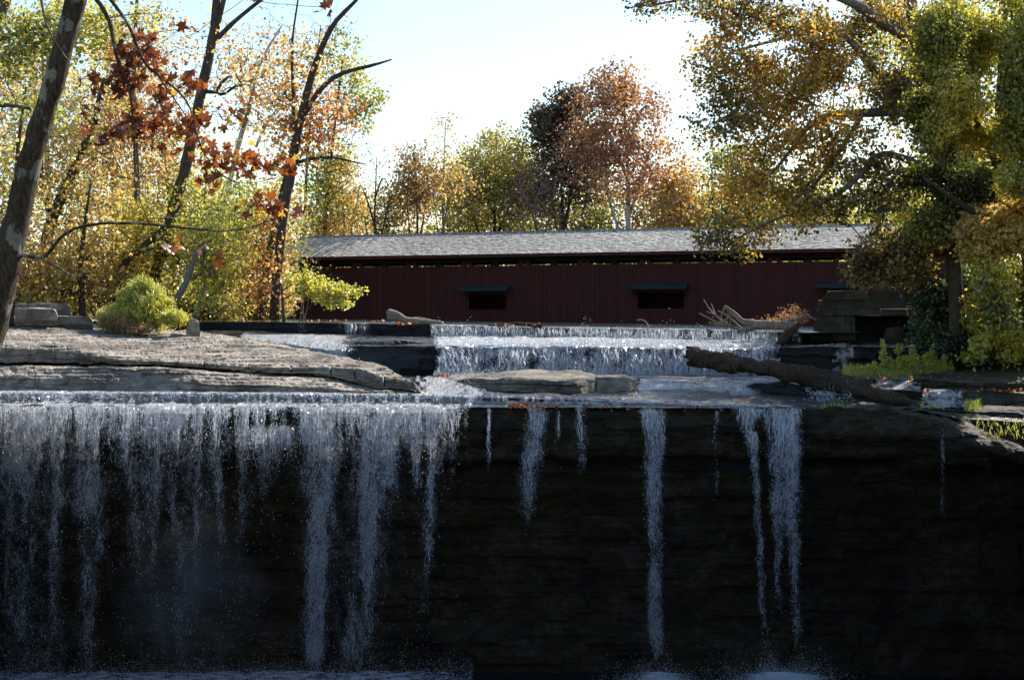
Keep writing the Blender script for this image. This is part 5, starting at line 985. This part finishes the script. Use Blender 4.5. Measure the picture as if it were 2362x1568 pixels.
for a in [('dark glossy green shrub spilling down beside the stone abutment', (2180, 800, 60), [(2170, 700, 60, 60, 60, 1.4, 1), (2230, 660, 60.5, 60, 55, 1.6, 1), (2150, 770, 60, 50, 40, 1.2, .9), (2210, 780, 59.5, 70, 50, 1.4, 1)], 520, 26, .17, .2, 'darkgreen', 'oval', (.5, .28)),
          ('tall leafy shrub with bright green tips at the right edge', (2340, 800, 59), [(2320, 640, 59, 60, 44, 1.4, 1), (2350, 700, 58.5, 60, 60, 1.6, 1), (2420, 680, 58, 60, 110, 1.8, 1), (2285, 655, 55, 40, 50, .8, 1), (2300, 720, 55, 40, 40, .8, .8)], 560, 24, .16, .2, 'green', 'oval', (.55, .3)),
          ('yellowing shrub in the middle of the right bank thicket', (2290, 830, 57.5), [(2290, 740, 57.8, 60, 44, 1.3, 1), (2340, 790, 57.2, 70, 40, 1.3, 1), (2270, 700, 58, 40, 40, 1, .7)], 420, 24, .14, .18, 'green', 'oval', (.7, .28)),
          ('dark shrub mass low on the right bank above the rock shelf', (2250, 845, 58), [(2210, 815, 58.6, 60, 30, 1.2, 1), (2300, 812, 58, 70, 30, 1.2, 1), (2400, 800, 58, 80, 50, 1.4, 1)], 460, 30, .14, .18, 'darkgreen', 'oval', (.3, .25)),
          ('broad leaved seedling with bright yellow green leaves on the rock shelf', (2258, 838, 56.6), [(2262, 795, 56.6, 26, 24, .5, 1), (2245, 825, 56.6, 28, 12, .5, .8), (2310, 822, 56.4, 22, 10, .4, .3)], 70, 8, .17, .10, 'bush', 'oval', (.6, .25))]:
    shrub('shrub' if 'seedling' not in a[0] else 'seedling', a[0], 'shrub', a[1], a[2], a[3], a[4], a[5], a[6], L[a[7]], M['twig'], a[8], RS, int(a[1][0]), a[9], .3, .3, 12, .006, .3)
# upright weeds in the gap between abutment and shelf
for k in range(17):
    x = [2036, 2052, 2072, 2084, 2104, 2120, 2134, 2150, 2162, 2178, 2190, 2018, 2004, 2094, 2112, 2142, 1988][k]; y0 = [780, 812, 786, 816, 800, 826, 806, 792, 830, 812, 826, 832, 842, 836, 820, 834, 848][k]; y1 = 868; h = (y1 - y0) / 2
    shrub('tall_weed', 'upright yellow green weed on the gravel bar between the stone abutment and the rock shelf', 'plant', (x, y1 + 4, 57.6 - .1 * (k % 3)), [(x, y1 - h, 57.5 - .1 * (k % 3), 5, h, .1, 1), (x + 2, y1 - h * .6, 57.5, 9, h * .5, .14, .7)], 36, 11, .15, .05, L['bush'], M['twig'], 'narrow', 'upright weeds on the gravel bar', 200 + k, (.55 if k % 3 else .9, .25), .0, .2, 2, .004, -.6)
def grass(name, boxes, leaf, h):
    cc = []; hh = []
    for x0, x1, y0, y1, Y0, Y1, n in boxes:
        u = rng.random(n); v = rng.random(n); cc.append(Q(x0 + (x1 - x0) * u, y0 + (y1 - y0) * v, Y1 + (Y0 - Y1) * v)); hh.append(rng.uniform(.4, 1.2, n))
    C = np.concatenate(cc); hh = np.concatenate(hh)[:, None] * h; n = len(C); d = rng.normal(size=(n, 3)) * .35; d[:, 2] = 1
    s = rng.normal(size=(n, 3)) ; s[:, 2] = 0; s /= np.linalg.norm(s, axis=1)[:, None]; s *= .012
    V = np.stack([C - s, C + s, C + d * hh * .6 + s * .7, C + d * hh * .6 - s * .7, C + d * hh * np.array([1.3, 1.3, .95])], 1)
    b = (np.arange(n) * 5)[:, None]; at = np.repeat(rng.random(n), 5)
    return tag(mk(name, V.reshape(-1, 3), [b + np.array([[0, 1, 2, 3]]), b + np.array([[3, 2, 4]])], leaf, None, {'rnd': at}), kind='stuff')
grass('grass', [(1945, 2100, 850, 874, 56.5, 58, 2600), (2040, 2180, 850, 866, 57, 58.5, 2200), (2240, 2361, 975, 1015, 49.2, 49.8, 110), (2120, 2180, 935, 945, 50.2, 50.6, 60), (1890, 1960, 938, 948, 49.6, 49.9, 80), (2225, 2260, 930, 948, 50.6, 51.5, 160)], L['bush'], .24)
shrub('dry_weeds', 'reddish brown dry weeds on top of the stone abutment', 'plant', (2040, 672, 66.6), [(2030, 655, 66.6, 60, 14, .5, 1), (1985, 660, 66.6, 30, 12, .4, .6)], 160, 12, .10, .14, L['redbrown'], M['twig'], 'narrow', None, 301, (.5, .3), .2, .3, 12, .006)
shrub('dry_weeds', 'brown seedy weeds behind the driftwood pile', 'plant', (1830, 756, 64.2), [(1830, 730, 64.2, 36, 20, .5, 1), (1780, 742, 64.2, 30, 12, .5, .6)], 130, 10, .08, .12, L['redbrown'], M['twig'], 'narrow', None, 302, (.7, .3), .2, .3, 12, .006)

# ------------------------------------------------------------------ near trees, left edge
tree('near_tree', 'lichen spotted leaning trunk close by at the left, with rust leaved drooping boughs', 'tree',
  [[(-45, 830, 25.1, .30), (-20, 760, 25, .25), (5, 660, 25, .225), (35, 520, 25, .205), (75, 350, 25, .185), (118, 210, 25, .175), (152, 90, 25, .175), (190, -60, 25, .17), (240, -300, 25, .12), (300, -560, 25, .03)],
   [(38, 588, 25, .0310), (72, 590, 24.9, .0341), (105, 603, 24.8, .0310), (125, 560, 24.7, .0279), (160, 528, 24.6, .0248), (235, 514, 24.5, .0217), (330, 516, 24.5, .0186), (430, 527, 24.5, .0155), (530, 535, 24.5, .0124), (600, 520, 24.5, .0093), (660, 490, 24.5, .0062)],
   [(105, 603, 24.8, .0186), (135, 618, 24.7, .0136), (172, 640, 24.6, .0062)], [(36, 620, 25, .0136), (50, 645, 24.9, .0112), (75, 665, 24.8, .0074), (64, 700, 24.8, .0062), (58, 760, 24.7, .0037)],
   [(180, -40, 25, .0434), (230, 5, 24.6, .0372), (258, 60, 24.5, .0310), (265, 130, 24.4, .0279), (300, 200, 24.4, .0217), (305, 270, 24.4, .0155), (312, 350, 24.4, .0124), (308, 430, 24.4, .0093), (355, 540, 24.4, .0062)],
   [(240, -20, 24.7, .0310), (300, 60, 24.6, .0248), (330, 150, 24.5, .0217), (400, 200, 24.5, .0186), (440, 240, 24.5, .0155), (455, 330, 24.5, .0124), (500, 400, 24.5, .0093), (560, 430, 24.5, .0074), (640, 410, 24.5, .0050)],
   [(360, 170, 24.5, .0124), (410, 240, 24.4, .0099), (450, 300, 24.4, .0087), (480, 380, 24.3, .0074), (470, 470, 24.3, .0050)],
   [(90, -30, 24.3, .0217), (105, 60, 24.3, .0186), (140, 120, 24.2, .0124), (165, 148, 24.2, .0050)]],
  [(290, 150, 24.6, 60, 60, .4, 1), (260, 200, 24.6, 60, 40, .4, 1), (330, 110, 24.6, 50, 50, .4, .9), (345, 250, 24.5, 60, 60, .4, 1), (300, 290, 24.5, 60, 30, .4, .9), (420, 190, 24.5, 60, 24, .3, .8), (440, 280, 24.5, 50, 24, .3, .9), (450, 325, 24.5, 34, 18, .3, 1), (525, 260, 24.5, 40, 18, .3, .6), (500, 370, 24.4, 60, 26, .3, 1),
   (580, 375, 24.4, 60, 30, .3, 1), (650, 385, 24.4, 40, 22, .3, 1), (620, 480, 24.4, 60, 28, .3, 1.2), (560, 225, 24.5, 12, 12, .2, .6), (480, 420, 24.4, 50, 20, .3, .6), (400, 570, 24.4, 20, 14, .2, .6), (500, 585, 24.4, 30, 10, .2, .6), (380, 300, 24.5, 60, 40, .3, .5), (230, 300, 24.6, 50, 60, .4, .6), (430, 70, 24.5, 30, 20, .3, .3), (570, 5, 24.5, 20, 8, .2, .4), (740, 15, 24.5, 18, 10, .2, .7)],
  520, 1.35, .135, .10, L['near'], M['bark_near'], 'near trees at the left', .30, 'lobed', .2, .0035, 111, 24, .22, hue=(.30, .2), power=.4, wp=.55)
tree('near_tree', 'near green and yellow leaved tree in the top left corner', 'tree', [[(-90, 800, 31, .2), (-75, 600, 31, .18), (-60, 400, 31, .16), (-50, 200, 31, .15), (-10, 60, 31, .14), (25, -40, 31, .13), (80, -260, 31, .07), (110, -400, 31, .015)], [(-40, 240, 31, .06), (40, 245, 30.6, .04), (120, 260, 30.4, .02)], [(-20, 100, 31, .05), (60, 70, 30.6, .035), (160, 55, 30.4, .025), (330, 30, 30.4, .01)]],
  [(40, 60, 30.6, 80, 50, .9, 1), (110, 120, 30.5, 90, 50, .9, 1), (30, 150, 30.6, 70, 40, .9, .8), (210, 50, 30.5, 80, 50, .9, .9), (250, 110, 30.5, 60, 40, .8, .5), (330, 60, 30.5, 50, 40, .8, .4), (60, 260, 30.5, 80, 50, .8, .4), (140, 20, 30.5, 80, 30, .8, .8)],
  400, 10, .085, .13, L['yellowgreen'], M['twig'], 'near trees at the left', .38, 'oval', .3, .004, 113, 12, .3, hue=(.45, .3))

# soft spray cloud hanging in front of the falls
def mist(name, c, r, dens):
    import bmesh
    bm = bmesh.new(); bmesh.ops.create_icosphere(bm, subdivisions=3, radius=1.0); me = bpy.data.meshes.new(name); bm.to_mesh(me); bm.free()
    o = bpy.data.objects.new(name, me); SC.collection.objects.link(o); o.location = c; o.scale = r
    t = NT(name + '_volume'); v = t.n('ShaderNodeVolumePrincipled'); v.inputs['Color'].default_value = (.95, .93, .92, 1)
    c_ = t.n('ShaderNodeTexCoord'); ln = t.n('ShaderNodeVectorMath', operation='LENGTH'); t.l(c_.outputs['Object'], ln.inputs[0])
    f = t.ramp(ln.outputs['Value'], [(.0, 1), (.35, .5), (.9, 0)], 'EASE'); f = t.math('MULTIPLY', f, t.ramp(t.noise(t.coord(), 1.9, 4), [(.40, .0), (.62, 1)]))
    t.set(v.inputs['Density'], t.math('MULTIPLY', f, dens))
    t.l(v.outputs[0], t.out.inputs['Volume']); me.materials.append(t.m); return tag(o, kind='stuff')
mist('mist', Q(430, 1370, 46.2), (3.2, 1.2, 3.6), .26)
mist('mist', Q(500, 1580, 46.3), (9.5, 1.0, .9), .30)
